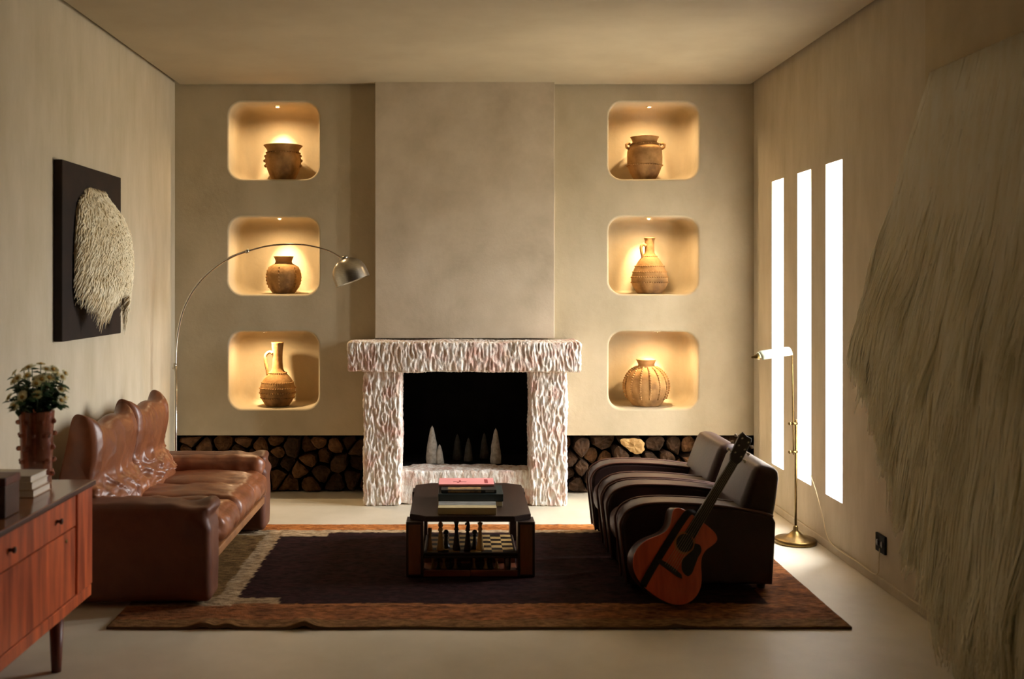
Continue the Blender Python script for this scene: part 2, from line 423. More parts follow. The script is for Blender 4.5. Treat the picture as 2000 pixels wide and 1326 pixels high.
# ------------------------------------------------------------------ fireplace
def hewn(scx=24, scz=9, amp=0.011):
    def d(p, n):
        a = abs(nz((p.x * scx, p.y * scx, p.z * scz + 3.7)))
        b = abs(nz((p.x * scx * 2.1 + 5, p.y * scx * 2.1, p.z * scz * 1.7)))
        return amp * (0.7 - 2.0 * a) + amp * 0.45 * (0.5 - b * 1.6) + 0.009 * nz((p.x * 5, p.y * 5, p.z * 5))
    return d
fp = thing('fireplace', (0.07, -0.17, 0), 'rough-hewn white and pink stone fireplace with a black opening', 'fireplace')
MB().soft((0.062, -0.222, 1.074), (1.655, 0.40, 0.205), 0.016, n=(300, 44, 42), disp=hewn(46, 13, 0.0095)).build('mantel', M['stone'], fp)
MB().soft((-0.528, -0.19, 0.486), (0.262, 0.315, 0.968), 0.02, n=(62, 42, 180), disp=hewn(42, 15, 0.0115)).build('jamb', M['stone'], fp)
MB().soft((0.668, -0.19, 0.486), (0.255, 0.315, 0.968), 0.02, n=(62, 42, 180), disp=hewn(42, 15, 0.0115)).build('jamb', M['stone'], fp)
MB().soft((0.07, -0.165, 0.122), (0.95, 0.27, 0.24), 0.015, n=(100, 26, 28), disp=hewn(13, 8, 0.008)).build('hearth_sill', M['stone'], fp)
m = MB()
m.box(-0.43, 0.57, 0.42, 0.45, 0.05, 1.0); m.box(-0.46, -0.43, -0.02, 0.45, 0.05, 1.0); m.box(0.57, 0.60, -0.02, 0.45, 0.05, 1.0)
m.box(-0.43, 0.57, -0.02, 0.42, 0.21, 0.236); m.box(-0.43, 0.57, -0.02, 0.42, 0.985, 1.01)
struct('wall_firebox', m, M['lining_black'])
def spire(x, y, h, r, label, seed, mt='spire'):
    prof = [(r, 0), (r * 1.02, h * 0.12), (r * 0.86, h * 0.35), (r * 0.72, h * 0.55), (r * 0.5, h * 0.75), (r * 0.26, h * 0.92), (0.0, h)]
    pr = []
    for i in range(len(prof) - 1):
        for k in range(3):
            t = k / 3; pr.append((prof[i][0] * (1 - t) + prof[i + 1][0] * t, prof[i][1] * (1 - t) + prof[i + 1][1] * t))
    pr.append((0.0, h))
    mb = MB().lathe(pr, x, y, 0.237, n=22, fn=lambda rr, z, a: rr * (1 + 0.14 * nz((math.cos(a) * 1.3 + seed, math.sin(a) * 1.3, z * 18)) + 0.06 * nz((math.cos(a) * 4, math.sin(a) * 4 + seed, z * 60))))
    tag(mb.build('stone_spire', M[mt]), label, 'ornament', 'stone spires in the fireplace')
spire(-0.178, 0.05, 0.285, 0.047, 'tallest pale stone spire in the black firebox, on its sofa side', 1.0)
spire(-0.122, 0.035, 0.145, 0.032, 'stubby pale stone spire standing right against the tallest spire', 2.0)
spire(0.303, 0.05, 0.265, 0.042, 'tall pale stone spire alone on the armchair side of the firebox', 3.0)
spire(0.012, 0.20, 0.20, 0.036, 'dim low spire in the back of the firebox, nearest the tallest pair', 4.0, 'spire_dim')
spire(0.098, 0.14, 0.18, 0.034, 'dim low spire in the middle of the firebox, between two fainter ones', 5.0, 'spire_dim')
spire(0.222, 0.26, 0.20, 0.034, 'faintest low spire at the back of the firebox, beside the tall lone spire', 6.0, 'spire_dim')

# ------------------------------------------------------------------ firewood in the two recesses
def clip(poly, n, c):
    """keep the part of the polygon where n.p <= c"""
    out = []
    for i in range(len(poly)):
        p, q = poly[i], poly[(i + 1) % len(poly)]
        dp, dq = n[0] * p[0] + n[1] * p[1] - c, n[0] * q[0] + n[1] * q[1] - c
        if dp <= 0: out.append(p)
        if dp * dq < 0:
            t = dp / (dp - dq); out.append((p[0] + (q[0] - p[0]) * t, p[1] + (q[1] - p[1]) * t))
    return out
def log_mesh(poly, y0, y1, seed):
    rr = random.Random(seed); mb = MB()
    cx = sum(p[0] for p in poly) / len(poly); cz = sum(p[1] for p in poly) / len(poly)
    for _ in range(rr.choice([0, 1, 1, 2])):        # knock the corners off
        poly = [(a[0] * (1 - f_) + b[0] * f_, a[1] * (1 - f_) + b[1] * f_) for a, b in zip(poly, poly[1:] + poly[:1]) for f_ in (0.25, 0.75)]
    fine = []; n = len(poly)
    for i in range(n):
        p, q = poly[i], poly[(i + 1) % n]
        m_ = max(2, int(math.hypot(q[0] - p[0], q[1] - p[1]) / 0.016))
        for k in range(m_):
            t = k / m_; fine.append((p[0] * (1 - t) + q[0] * t - cx, p[1] * (1 - t) + q[1] * t - cz))
    N_ = len(fine); vs = []; fs = []; ny = 7
    for j in range(ny):
        y = y0 + (y1 - y0) * j / (ny - 1)
        for k, (x, z) in enumerate(fine):
            wv = 0.95 - 0.20 * abs(nz((x * 16 + seed, y * 7, z * 16))) - 0.07 * abs(nz((x * 50 + seed, y * 9, z * 50))) - (0.05 if j in (0, ny - 1) else 0)
            vs.append((cx + x * wv, y, cz + z * wv))
    for j in range(ny - 1):
        for k in range(N_):
            fs.append((j * N_ + k, j * N_ + (k + 1) % N_, (j + 1) * N_ + (k + 1) % N_, (j + 1) * N_ + k))
    mb.add(vs, fs, 0, False)
    sx_, sz_ = rr.uniform(-0.25, 0.25), rr.uniform(-0.3, 0.3)
    for j, sg in ((0, -1), (ny - 1, 1)):
        base = [Vector(v) for v in vs[j * N_:(j + 1) * N_]]; c = sum(base, Vector()) / N_
        vv = list(base)
        for f_ in (0.72, 0.38):
            for b in base:
                q = c + (b - c) * f_
                vv.append(q + Vector((0, sg * (0.004 + 0.016 * (0.5 + nz((q.x * 40 + seed, q.z * 40, 1.0)))) + (q.x - c.x) * sx_ + (q.z - c.z) * sz_, 0)))
        vv.append(c + Vector((0, sg * 0.012, 0))); ff = []
        for a in range(2):
            for k in range(N_): ff.append((a * N_ + k, a * N_ + (k + 1) % N_, (a + 1) * N_ + (k + 1) % N_, (a + 1) * N_ + k))
        for k in range(N_): ff.append((2 * N_ + k, 2 * N_ + (k + 1) % N_, 3 * N_))
        mb.add(vv, ff, 1, False)
    return mb
def stack(x0, x1, label, group, seed, pale_at=None):
    rr = random.Random(seed); H0, H1 = 0.0015, 0.442; pts = []; fixed = []
    if pale_at is not None:
        pts.append((pale_at, 0.372)); fixed.append(0)
    t = 0
    while t < 3000:
        t += 1
        p = (rr.uniform(x0 + 0.03, x1 - 0.03), rr.uniform(H0 + 0.03, H1 - 0.03)); dm = rr.uniform(0.075, 0.125)
        if all(math.hypot((p[0] - q[0]) * (0.80 if k not in fixed else 0.55), p[1] - q[1]) > (dm if k not in fixed else 0.088) for k, q in enumerate(pts)): pts.append(p)
    for i, p in enumerate(pts):
        poly = [(x0, H0), (x1, H0), (x1, H1), (x0, H1)]
        for k, q in enumerate(pts):
            if k == i: continue
            nx_, nz_ = q[0] - p[0], q[1] - p[1]
            poly = clip(poly, (nx_, nz_), nx_ * (p[0] + q[0]) / 2 + nz_ * (p[1] + q[1]) / 2)
        if len(poly) < 3: continue
        pale = i in fixed
        y0 = 0.012 if pale else rr.uniform(0.02, 0.15); y1 = rr.uniform(0.33, 0.38)
        o = log_mesh(poly, y0, y1, seed * 100 + i).build('firewood_log', [M['bark'], M['end_pale'] if pale else (M['end'] if rr.random() < 0.4 else M['end_dark'])])
        if pale: tag(o, 'largest and palest firewood block, topmost in the stack beside the armchairs', 'firewood', group)
        else: tag(o, label, 'firewood', group)
stack(XL + 0.01, -0.57, 'dark split log in the firewood recess between the sofa and the fireplace', 'firewood beside the sofa', 11)
stack(0.71, XR - 0.01, 'split log in the firewood recess between the fireplace and the windows', 'firewood beside the armchairs', 23, pale_at=1.335)

# ------------------------------------------------------------------ pots in the niches
def rings(mb, cx, cy, cz, r, z, n, br, mi=0):
    for k in range(n):
        a = 2 * PI * k / n
        mb.ball((cx + r * math.cos(a), cy + r * math.sin(a), cz + z), br, 6, mi, (1, 1, 0.8))
def wob(seed, amp=0.02):
    return lambda r, z, a: r * (1 + amp * nz((math.cos(a) * 1.1 + seed, math.sin(a) * 1.1, z * 6)))
def smoothprof(p, n=5): return [(max(0.0, v.x), v.y) for v in spline([(a, b, 0) for a, b in p], n)]
def shell(prof, t=0.012):
    """closed pot wall: outside up, inside down"""
    top = prof[-1]
    ins = [(max(0.0, r - t), z + (t if i == 0 else 0)) for i, (r, z) in enumerate(prof)]
    ins = [q for q in ins[::-1]]
    return prof + ins + [(0.0, ins[-1][1])]
def niche_pos(nx, k, dx=0.0, depth=0.19): return ((nx[0] + nx[1]) / 2 + dx, depth, NZ[k][0] + 0.004)
# 1: top niche, sofa side - wide pot with lugs
x, y, z = niche_pos(NL, 0, 0.038, 0.19)
t = thing('clay_pot', (x, y, z), 'wide-mouthed clay pot with knobbed sides in the top niche above the sofa', 'pot', 'clay pots in the wall niches')
p = smoothprof([(0.075, 0), (0.088, 0.01), (0.112, 0.06), (0.132, 0.12), (0.138, 0.165), (0.13, 0.2), (0.122, 0.222), (0.128, 0.245), (0.15, 0.272)])
mb = MB().lathe(shell(p), x, y, z, n=44, fn=wob(1)); rings(mb, x, y, z, 0.128, 0.214, 40, 0.007)
mb.build('pot_body', M['clay'], t)
for sx in (-1, 1):
    for zz, xx in ((0.19, 0.132), (0.155, 0.139), (0.115, 0.133)):
        MB().ball((x + sx * xx, y - 0.01, z + zz), 0.014, 10, 0, (1, 0.9, 0.9)).build('knob', M['clay'], t)
# 2: middle niche, sofa side - round jar
x, y, z = niche_pos(NL, 1, 0.042, 0.19)
t = thing('clay_jar', (x, y, z), 'round clay jar with a short flared neck behind the arc lamp', 'jar', 'clay pots in the wall niches')
p = smoothprof([(0.08, 0), (0.092, 0.012), (0.122, 0.06), (0.135, 0.115), (0.13, 0.165), (0.108, 0.207), (0.072, 0.228), (0.062, 0.245), (0.066, 0.262), (0.077, 0.286)])
mb = MB().lathe(shell(p), x, y, z, n=44, fn=wob(2))
for k in range(6):
    a = 2 * PI * k / 6 + 0.4
    for zz, rr_ in ((0.05, 0.117), (0.075, 0.128), (0.1, 0.134), (0.125, 0.1355), (0.15, 0.1335), (0.175, 0.126), (0.198, 0.114)):
        mb.ball((x + rr_ * math.cos(a), y + rr_ * math.sin(a), z + zz), 0.007, 6, 0)
mb.build('jar_body', M['clay'], t)
# jugs
def jug(nx, k, dx, depth, label, prof, ridges, handle, seed):
    x, y, z = niche_pos(nx, k, dx, depth)
    t = thing('clay_jug', (x, y, z), label, 'jug', 'clay pots in the wall niches')
    mb = MB().lathe(shell(smoothprof(prof, 4), 0.008), x, y, z, n=44, fn=wob(seed, 0.015))
    for zz, rr_, n_ in ridges: rings(mb, x, y, z, rr_, zz, n_, 0.0075)
    mb.build('jug_body', M['clay'], t)
    MB().tube([(x + a, y - 0.02, z + b) for a, b in [(q.x, q.y) for q in spline([(a, b, 0) for a, b in handle], 5)]], 0.012, 10).build('handle', M['clay'], t)
jug(NL, 2, -0.002, 0.17, 'long-necked clay jug with handle in the bottom niche above the sofa arm',
    [(0.088, 0), (0.098, 0.012), (0.122, 0.05), (0.134, 0.095), (0.13, 0.15), (0.108, 0.20), (0.074, 0.24), (0.048, 0.27), (0.04, 0.31), (0.038, 0.38), (0.042, 0.44), (0.047, 0.485)],
    ((0.062, 0.127, 44), (0.1, 0.135, 46), (0.135, 0.1335, 46), (0.178, 0.118, 42), (0.25, 0.066, 26)),
    [(-0.034, 0.40), (-0.058, 0.412), (-0.088, 0.385), (-0.088, 0.33), (-0.078, 0.28), (-0.072, 0.235)], 3)
jug(NR, 1, 0.008, 0.19, 'dark clay jug with handle and ridged belly in the middle niche', 
    [(0.093, 0), (0.102, 0.012), (0.128, 0.055), (0.139, 0.1), (0.131, 0.155), (0.106, 0.215), (0.076, 0.262), (0.05, 0.292), (0.038, 0.315), (0.036, 0.36), (0.036, 0.40), (0.044, 0.43)],
    ((0.085, 0.138, 48), (0.125, 0.138, 48), (0.165, 0.127, 44), (0.21, 0.109, 38), (0.285, 0.055, 22)),
    [(-0.032, 0.365), (-0.052, 0.378), (-0.068, 0.36), (-0.066, 0.32), (-0.058, 0.29), (-0.056, 0.262)], 4)
# 4: top niche, window side - amphora-like pot with two lugs
x, y, z = niche_pos(NR, 0, -0.03, 0.19)
t = thing('clay_pot', (x, y, z), 'two-lugged clay pot with beaded bands in the top niche above the armchairs', 'pot', 'clay pots in the wall niches')
p = smoothprof([(0.07, 0), (0.08, 0.008), (0.112, 0.06), (0.131, 0.115), (0.134, 0.165), (0.132, 0.22), (0.125, 0.255), (0.104, 0.28), (0.094, 0.298), (0.098, 0.318), (0.11, 0.338)])
mb = MB().lathe(shell(p), x, y, z, n=44, fn=wob(5)); rings(mb, x, y, z, 0.1335, 0.118, 46, 0.0075); rings(mb, x, y, z, 0.104, 0.284, 38, 0.007)
mb.build('pot_body', M['clay'], t)
for sx in (-1, 1):
    MB().tube([(x + sx * a, y - 0.03, z + b) for a, b in ((0.112, 0.276), (0.132, 0.286), (0.146, 0.276), (0.144, 0.256), (0.124, 0.244))], 0.011, 9).build('lug', M['clay'], t)
# 6: bottom niche, window side - globular ribbed pot
x, y, z = niche_pos(NR, 2, -0.018, 0.19)
t = thing('clay_pot', (x, y, z), 'globular clay pot with vertical notched ribs in the bottom niche', 'pot', 'clay pots in the wall niches')
P6 = [(0.105, 0), (0.115, 0.012), (0.15, 0.06), (0.17, 0.12), (0.17, 0.17), (0.152, 0.225), (0.118, 0.268), (0.08, 0.292), (0.064, 0.305), (0.064, 0.322), (0.078, 0.352)]
p = smoothprof(P6)
mb = MB().lathe(shell(p), x, y, z, n=56, fn=wob(6))
for k in range(14):
    a = 2 * PI * (k + 0.5) / 14
    for r_, zz in smoothprof(P6[2:8], 3)[::1]:
        mb.ball((x + (r_ + 0.002) * math.cos(a), y + (r_ + 0.002) * math.sin(a), z + zz), 0.0095, 6, 0)
mb.build('pot_body', M['clay'], t)

# niche downlights
def downlight(nx, k, where, dx=0.0, depth=0.17, power=9, aim=(0, 0.10)):
    cx = (nx[0] + nx[1]) / 2 + dx; zc = NZ[k][1] - 0.002
    if where:
        t = thing('recessed_downlight', (cx, depth, zc - 0.006), where, 'downlight', 'niche downlights')
        MB().lathe([(0.013, 0.0), (0.022, 0.0), (0.023, 0.003), (0.022, 0.006), (0.013, 0.006)], cx, depth, zc - 0.007, n=20, cap=False).build('lamp_ring', M['lamp_ring'], t)
        MB().lathe([(0.0, 0.0), (0.011, 0.0015), (0.0135, 0.004), (0.0, 0.005)], cx, depth, zc - 0.0085, n=16).build('lamp_lens', M['bulb'], t)
    for nm, en, size, bl in (('niche_beam', power * 2.1, 48, 1.0), ('niche_spill', power * 0.62, 162, 0.85)):
        ld = bpy.data.lights.new(nm, 'SPOT'); ld.energy = en; ld.color = (1.0, 0.68, 0.37)
        ld.spot_size = math.radians(size); ld.spot_blend = bl; ld.shadow_soft_size = 0.012
        lo = bpy.data.objects.new(nm, ld); COL.objects.link(lo)
        lo.location = (cx, depth if nm == 'niche_beam' else min(depth, 0.10), zc - 0.02)
        d = Vector((aim[0], aim[1], -0.30)) if nm == 'niche_beam' else Vector((0, 0.02, -0.3)); lo.rotation_euler = d.to_track_quat('-Z', 'Y').to_euler()
NP = 30
downlight(NL, 0, 'small glowing spotlight in the ceiling of the top niche above the sofa', 0.0, 0.16, NP, (0, 0.20))
downlight(NR, 0, 'small glowing spotlight in the ceiling of the top niche above the armchairs', 0.0, 0.16, NP, (0, 0.20))
downlight(NL, 1, 'niche spotlight above the round clay jar behind the arc lamp', 0.02, 0.13, NP, (0.02, 0.22))
downlight(NR, 1, 'niche spotlight above the dark ridged clay jug', -0.01, 0.13, NP, (0, 0.22))
downlight(NL, 2, 'niche spotlight above the long-necked clay jug', -0.09, 0.09, NP, (0.05, 0.15))
downlight(NR, 2, 'niche spotlight above the globular ribbed clay pot', 0.06, 0.15, NP, (-0.03, 0.18))

# ------------------------------------------------------------------ rug
RX0, RX1, RD0, RD1 = -1.615, 1.83, 4.595, 6.55
def rug_colour(x, d):
    wx = x + 0.010 * nz((x * 30, d * 30, 0)) + 0.008 * nz((x * 9, d * 9, 4)); wd = d + 0.012 * nz((x * 26, d * 26, 9)) + 0.012 * nz((x * 5, d * 5, 2))
    rust = S(172, 110, 62); orange = S(216, 142, 76); cream = S(206, 182, 146); olive = S(126, 98, 58); plum = S(58, 30, 30); dark = S(44, 26, 26); brown = S(104, 66, 42)
    v = max(0.0, min(1.0, 0.5 + 0.7 * nz((x * 7, d * 15, 7)) + 0.5 * nz((x * 31, d * 40, 2))))
    def mixc(a, b, t): return tuple(a[i] * (1 - t) + b[i] * t for i in range(3)) + (1,)
    if wd > 6.40: return mixc(orange, S(196, 120, 60), v)
    if wd > 6.335: return cream
    if wd < 4.70: return mixc(S(150, 112, 66), brown, 0.5 * v)
    if wd < 4.895: return mixc(rust, brown, v * 0.9)
    if wx > -1.10:
        if wd < 4.93 : return mixc(S(150, 104, 62), rust, v)
        if wx < -0.80 and wd > 6.24: return cream
        if wx < -0.88 and wd < 5.02: return mixc(cream, olive, 0.35 + 0.3 * v)
        if wx > 1.55: return mixc(brown, rust, v)
        return mixc(plum, dark, v)
    if wx > -1.20: return mixc(cream, S(178, 150, 112), v)
    if wd < 5.03: return mixc(cream, olive, 0.3 + 0.4 * v)
    if wd > 6.27: return cream
    return mixc(olive, S(150, 116, 70), v)
def rug():
    nx, ny = 300, 180; mb = MB(); vs = []; cols = []
    for j in range(ny + 1):
        for i in range(nx + 1):
            x = RX0 + (RX1 - RX0) * i / nx; d = RD0 + (RD1 - RD0) * j / ny
            e = 0.010 * nz((x * 3.2, d * 2, 1)) * (1 if j in (0, ny) else 1)
            z = 0.013 + 0.002 * nz((x * 20, d * 20, 3))
            for bx, bh, bw in ((-1.17, 0.020, 0.045), (-1.06, 0.016, 0.04), (-0.70, 0.026, 0.05), (1.02, 0.012, 0.05)):
                z += bh * math.exp(-((x - bx) / bw) ** 2 - ((d - RD0) / 0.10) ** 2)
            z += 0.012 * math.exp(-((d - 5.42 - 0.05 * math.sin(x * 9)) / 0.03) ** 2) * max(0, min(1, (x - 0.40) / 0.1)) * max(0, min(1, (0.80 - x) / 0.1))
            vs.append((x + e * 0.6, Y(d + e), z)); cols.append(rug_colour(x, d))
    W = nx + 1
    fs = [(j * W + i, j * W + i + 1, (j + 1) * W + i + 1, (j + 1) * W + i) for j in range(ny) for i in range(nx)]
    mb.add(vs, fs, 0, True)
    rim = [i for i in range(W)] + [j * W + nx for j in range(1, ny + 1)] + [ny * W + i for i in range(nx - 1, -1, -1)] + [j * W for j in range(ny - 1, 0, -1)]
    b = len(mb.v)
    low = [Vector((mb.v[i].x, mb.v[i].y, 0.0012 + max(0.0, mb.v[i].z - 0.019) * 0.9)) for i in rim]
    mb.v.extend(low)
    for k in range(len(rim)):
        k2 = (k + 1) % len(rim)
        mb.f.append((rim[k], b + k, b + k2, rim[k2])); mb.m.append(1); mb.s.append(True)
    o = mb.build('woven_rug', [M['rug'], M['rug_back']])
    ca = o.data.color_attributes.new('pattern', 'FLOAT_COLOR', 'POINT')
    for i in range(len(cols)): ca.data[i].color = cols[i]
    for i in range(len(low)): ca.data[b + i].color = S(90, 66, 42)
    return tag(o, 'large wool rug with a dark plum field and stepped cream and rust border', 'rug')
rug()

# ------------------------------------------------------------------ sofa
SD0, SD1, SX0, SX1 = 4.88, 6.50, -2.09, -1.205
sofa = thing('leather_sofa', ((SX0 + SX1) / 2, Y((SD0 + SD1) / 2), 0.016), 'cognac leather two-seat sofa with raised headrests, against the wall', 'sofa')
def wrink(amp, sc, st=(1, 1, 1), ridge=True):
    def d(p, n):
        q = (p.x * sc * st[0], p.y * sc * st[1], p.z * sc * st[2])
        v = fbm(q, 1.0, 3)
        return amp * ((0.5 - abs(v)) * 1.4 if ridge else v)
    return d
def arm_disp(p, n):
    f = 0.0
    if p.x > SX1 - 0.22 and p.z > 0.36:
        f = 0.016 * math.sin(38 * (p.z + 0.55 * (p.x - SX1)) + 4 * nz((p.x * 7, p.y * 7, p.z * 7))) * min(1, (p.x - (SX1 - 0.22)) / 0.12) * min(1, (p.z - 0.36) / 0.08)
    return f + 0.006 * fbm(p, 6, 2)
for a0, a1 in ((SD0, SD0 + 0.21), (SD1 - 0.21, SD1)):
    yc = Y((a0 + a1) / 2)
    arm = MB().soft(((SX0 + SX1) / 2, yc, 0.270), (SX1 - SX0, 0.20, 0.478), 0.034, (0.0, 0.005, 0.006), n=(56, 14, 34), disp=lambda p, n: arm_disp(p, n) * (0.8 if n.x > 0.3 or n.z > 0.3 else 0.6) + 0.004 * fbm(p, 11, 2) * max(0, min(1, (p.z - 0.3) / 0.1))).build('arm', M['leather_plain'], sofa)
    sgn = 1 if a0 == SD0 else -1
    MB().soft(((SX0 + SX1) / 2 + 0.03, yc + sgn * 0.085, 0.440), (SX1 - SX0 - 0.08, 0.13, 0.135), 0.055, (0.004, 0.006, 0.006), n=(50, 14, 16), disp=lambda p, n: 0.010 * fbm(p, 8, 3)).build('arm_pad', M['leather'], arm)
    for fx in (SX0 + 0.07, SX1 - 0.07):
        MB().lathe([(0.0, 0.0), (0.022, 0.0), (0.022, 0.022), (0.0, 0.022)], fx, yc, 0.0165, n=14).build('foot', M['black'], sofa)
# base rail and seat cushions
yi0, yi1 = Y(SD0 + 0.20), Y(SD1 - 0.20)
MB().box(SX0 + 0.05, SX1 - 0.004, yi0, yi1, 0.205, 0.250, 0.008, 2).build('base_rail', M['rail'], sofa)
ns = 3
for k in range(ns):
    w = (yi1 - yi0) / ns; c = yi0 + w * (k + 0.5)
    def sd(p, n, c=c):
        f = 0.012 * fbm((p.x * 4, p.y * 9, p.z * 4), 1.0, 3)
        fr = max(0, min(1, (p.x - (SX1 - 0.28)) / 0.2))
        f += fr * 0.0045 * math.sin(p.y * 95 + 7 * nz((p.x * 5, p.y * 5, p.z * 9 + c)))
        return f
    MB().soft(((-1.80 + SX1) / 2 + 0.0, c, 0.335), (SX1 + 1.80 + 0.01, w + 0.012, 0.165), 0.062, (0.022, 0.006, 0.022), n=(40, 26, 16), disp=sd).build('seat_cushion', M['leather'], sofa)
# backrests with upturned, pointed headrests
def backrest(y0, y1, seed):
    prof = [(-1.775, 0.30), (-1.750, 0.38), (-1.762, 0.455), (-1.805, 0.535), (-1.832, 0.60), (-1.815, 0.69), (-1.812, 0.78), (-1.830, 0.85), (-1.872, 0.882), (-1.925, 0.868), (-1.965, 0.78), (-2.01, 0.65), (-2.05, 0.52), (-2.065, 0.42), (-2.06, 0.30)]
    sp = spline([(a, b, 0) for a, b in prof], 9)
    nu = 100; vs = []; fs = []; n = len(sp)
    cen = Vector((-1.93, 0.55, 0))
    for i in range(nu + 1):
        u = i / nu; e = abs(2 * u - 1)
        y = y0 + (y1 - y0) * u
        shrink = 1 - 0.22 * max(0, (e - 0.90) / 0.10) ** 2.5
        for k, q in enumerate(sp):
            x, zz = q.x, q.y
            tt = max(0.0, (zz - 0.60) / 0.285)
            peak = (0.046 * (e ** 6) - 0.012 * (1 - e ** 3) + 0.014 * math.sin(11 * u + seed)) * tt * tt
            dxp = -0.02 * (e ** 3) * tt
            xx = cen.x + (x - cen.x) * shrink; z2 = cen.y + (zz - cen.y) * (1 - (1 - shrink) * 0.10)
            front = k < n * 0.55
            wr = 0.0
            if front:
                lower = math.exp(-((zz - 0.49) / 0.09) ** 2)
                wr = 0.030 * lower * (0.35 - abs(nz((y * 8 + zz * 9 + seed, zz * 13 - y * 4, seed)))) * 2
                wr += 0.018 * (0.35 - abs(nz((y * 5 + seed, zz * 4, seed + 3))))
                wr += 0.016 * math.exp(-((abs(2 * u - 1) - 0.80 - 0.1 * (zz - 0.6)) / 0.09) ** 2) * tt   # fold running down from each peak
                cr_ = max(0.0, 0.16 - abs(nz((y * 7 + zz * 6 + seed * 2, zz * 9 - y * 5, seed + 9)))) / 0.16
                wr += 0.024 * cr_ ** 1.5 * min(1.0, lower + 0.15)
                cr_ = max(0.0, 0.14 - abs(nz((y * 13 - zz * 8 + seed, zz * 12 + y * 3, seed + 5)))) / 0.14
                wr += 0.005 * cr_ * min(1.0, lower + 0.1)
                wr += 0.020 * math.cos(2 * PI * (u - 0.5)) * (1 - tt)
            vs.append((xx + dxp + wr * 0.9, y, z2 + peak + wr * 0.15))
    for i in range(nu):
        for k in range(n - 1):
            fs.append((i * n + k, (i + 1) * n + k, (i + 1) * n + k + 1, i * n + k + 1))
        fs.append((i * n + n - 1, (i + 1) * n + n - 1, (i + 1) * n, i * n))
    fs.append(tuple(range(n))); fs.append(tuple(nu * n + k for k in range(n))[::-1])
    return _mk(vs, fs)
def _mk(vs, fs):
    mb = MB(); mb.add(vs, fs, 0, True); return mb
ym = Y(5.70)
backrest(yi0 - 0.03, ym + 0.01, 1.3).build('backrest', M['leather'], sofa)
backrest(ym + 0.012, yi1 + 0.03, 7.9).build('backrest', M['leather'], sofa)

# ------------------------------------------------------------------ sideboard with what stands on it
BX0, BX1, BD0, BD1, BZ0, BZ1 = -2.095, -1.60, 2.55, 4.39, 0.225, 0.733
sb = thing('wooden_sideboard', ((BX0 + BX1) / 2, Y((BD0 + BD1) / 2), 0.0), 'reddish wooden sideboard with drawers, cropped at the corner beside the sofa', 'sideboard')
MB().box(BX0, BX1 - 0.022, Y(BD0), Y(BD1) - 0.004, BZ0 + 0.05, BZ1 - 0.024, 0.004, 1).build('body', M['wood'], sb)
mb = MB().box(BX0, BX1 + 0.012, Y(BD0) - 0.01, Y(BD1) + 0.008, BZ1 - 0.022, BZ1, 0.005, 2)
for i in range(len(mb.f)):
    zc = sum((mb.v[k].z for k in mb.f[i]), 0.0) / len(mb.f[i])
    mb.m[i] = 0 if zc > BZ1 - 0.002 else 1
mb.build('top', [M['wood_top'], M['wood_edge']], sb)
MB().box(BX0, BX1 - 0.006, Y(BD0), Y(BD1), BZ0, BZ0 + 0.052, 0.004, 1).build('bottom_rail', M['wood'], sb)
MB().box(BX1 - 0.026, BX1 - 0.002, Y(4.22), Y(BD1), BZ0 + 0.054, BZ1 - 0.024, 0.003, 1).build('stile', M['wood'], sb)
dz0, dz1 = 0.575, 0.705
edges_ = [2.58, 3.38, 4.212]
for k in range(2):
    a, b = Y(edges_[k]) + 0.004, Y(edges_[k + 1]) - 0.004
    dr = MB().box(BX1 - 0.024, BX1 - 0.006, a, b, dz0, dz1, 0.003, 1).build('drawer', M['wood'], sb)
    for q in (0.24, 0.76):
        yy = a + (b - a) * q
        MB().lathe([(0.0, 0.0), (0.007, 0.0), (0.006, 0.010), (0.012, 0.016), (0.012, 0.022), (0.0, 0.025)], n=14, mtx=Matrix.Translation((BX1 - 0.006, yy, (dz0 + dz1) / 2)) @ Matrix.Rotation(PI / 2, 4, 'Y')).build('knob', M['wood_edge'], dr)
    do = MB().box(BX1 - 0.024, BX1 - 0.008, a, b, BZ0 + 0.056, dz0 - 0.006, 0.003, 1).build('door', M['wood'], sb)
    MB().lathe([(0.0, 0.0), (0.008, 0.0), (0.008, 0.003), (0.0, 0.003)], n=14, mtx=Matrix.Translation((BX1 - 0.008, b - 0.10, 0.535)) @ Matrix.Rotation(PI / 2, 4, 'Y')).build('keyhole', M['brass'], do)
for d in (BD0 + 0.26, 4.10):
    for xx in (BX0 + 0.06, BX1 - 0.045):
        MB().lathe([(0.019, 0.0), (0.022, 0.05), (0.029, BZ0)], xx, Y(d), 0.0, n=20).build('leg', M['wood_leg'], sb)

# vase
vx, vy, vz = -1.800, Y(4.275), BZ1 + 0.001
va = thing('glass_vase', (vx, vy, vz), 'lumpy amber-brown glass vase holding the flowers on the sideboard', 'vase')
p = smoothprof([(0.054, 0), (0.060, 0.006), (0.062, 0.06), (0.065, 0.14), (0.068, 0.22), (0.071, 0.29), (0.073, 0.318)])
mb = MB().lathe(shell(p, 0.008), vx, vy, vz, n=48, fn=lambda r, z, a: r * (1 + 0.03 * nz((math.cos(a) * 3, math.sin(a) * 3, z * 16))))
mb.build('vase_body', M['vase'], va)
rr = random.Random(5)
for k in range(7):
    for j in range(5):
        a = 2 * PI * (k + 0.5 * (j % 2)) / 7; zz = 0.05 + j * 0.056
        MB().ball((vx + (0.066 + 0.008 * zz / 0.3) * math.cos(a), vy + (0.066 + 0.008 * zz / 0.3) * math.sin(a), vz + zz), rr.uniform(0.010, 0.014), 9, 0, (0.9, 0.9, 0.85)).build('glass_prunt', M['vase'], va)
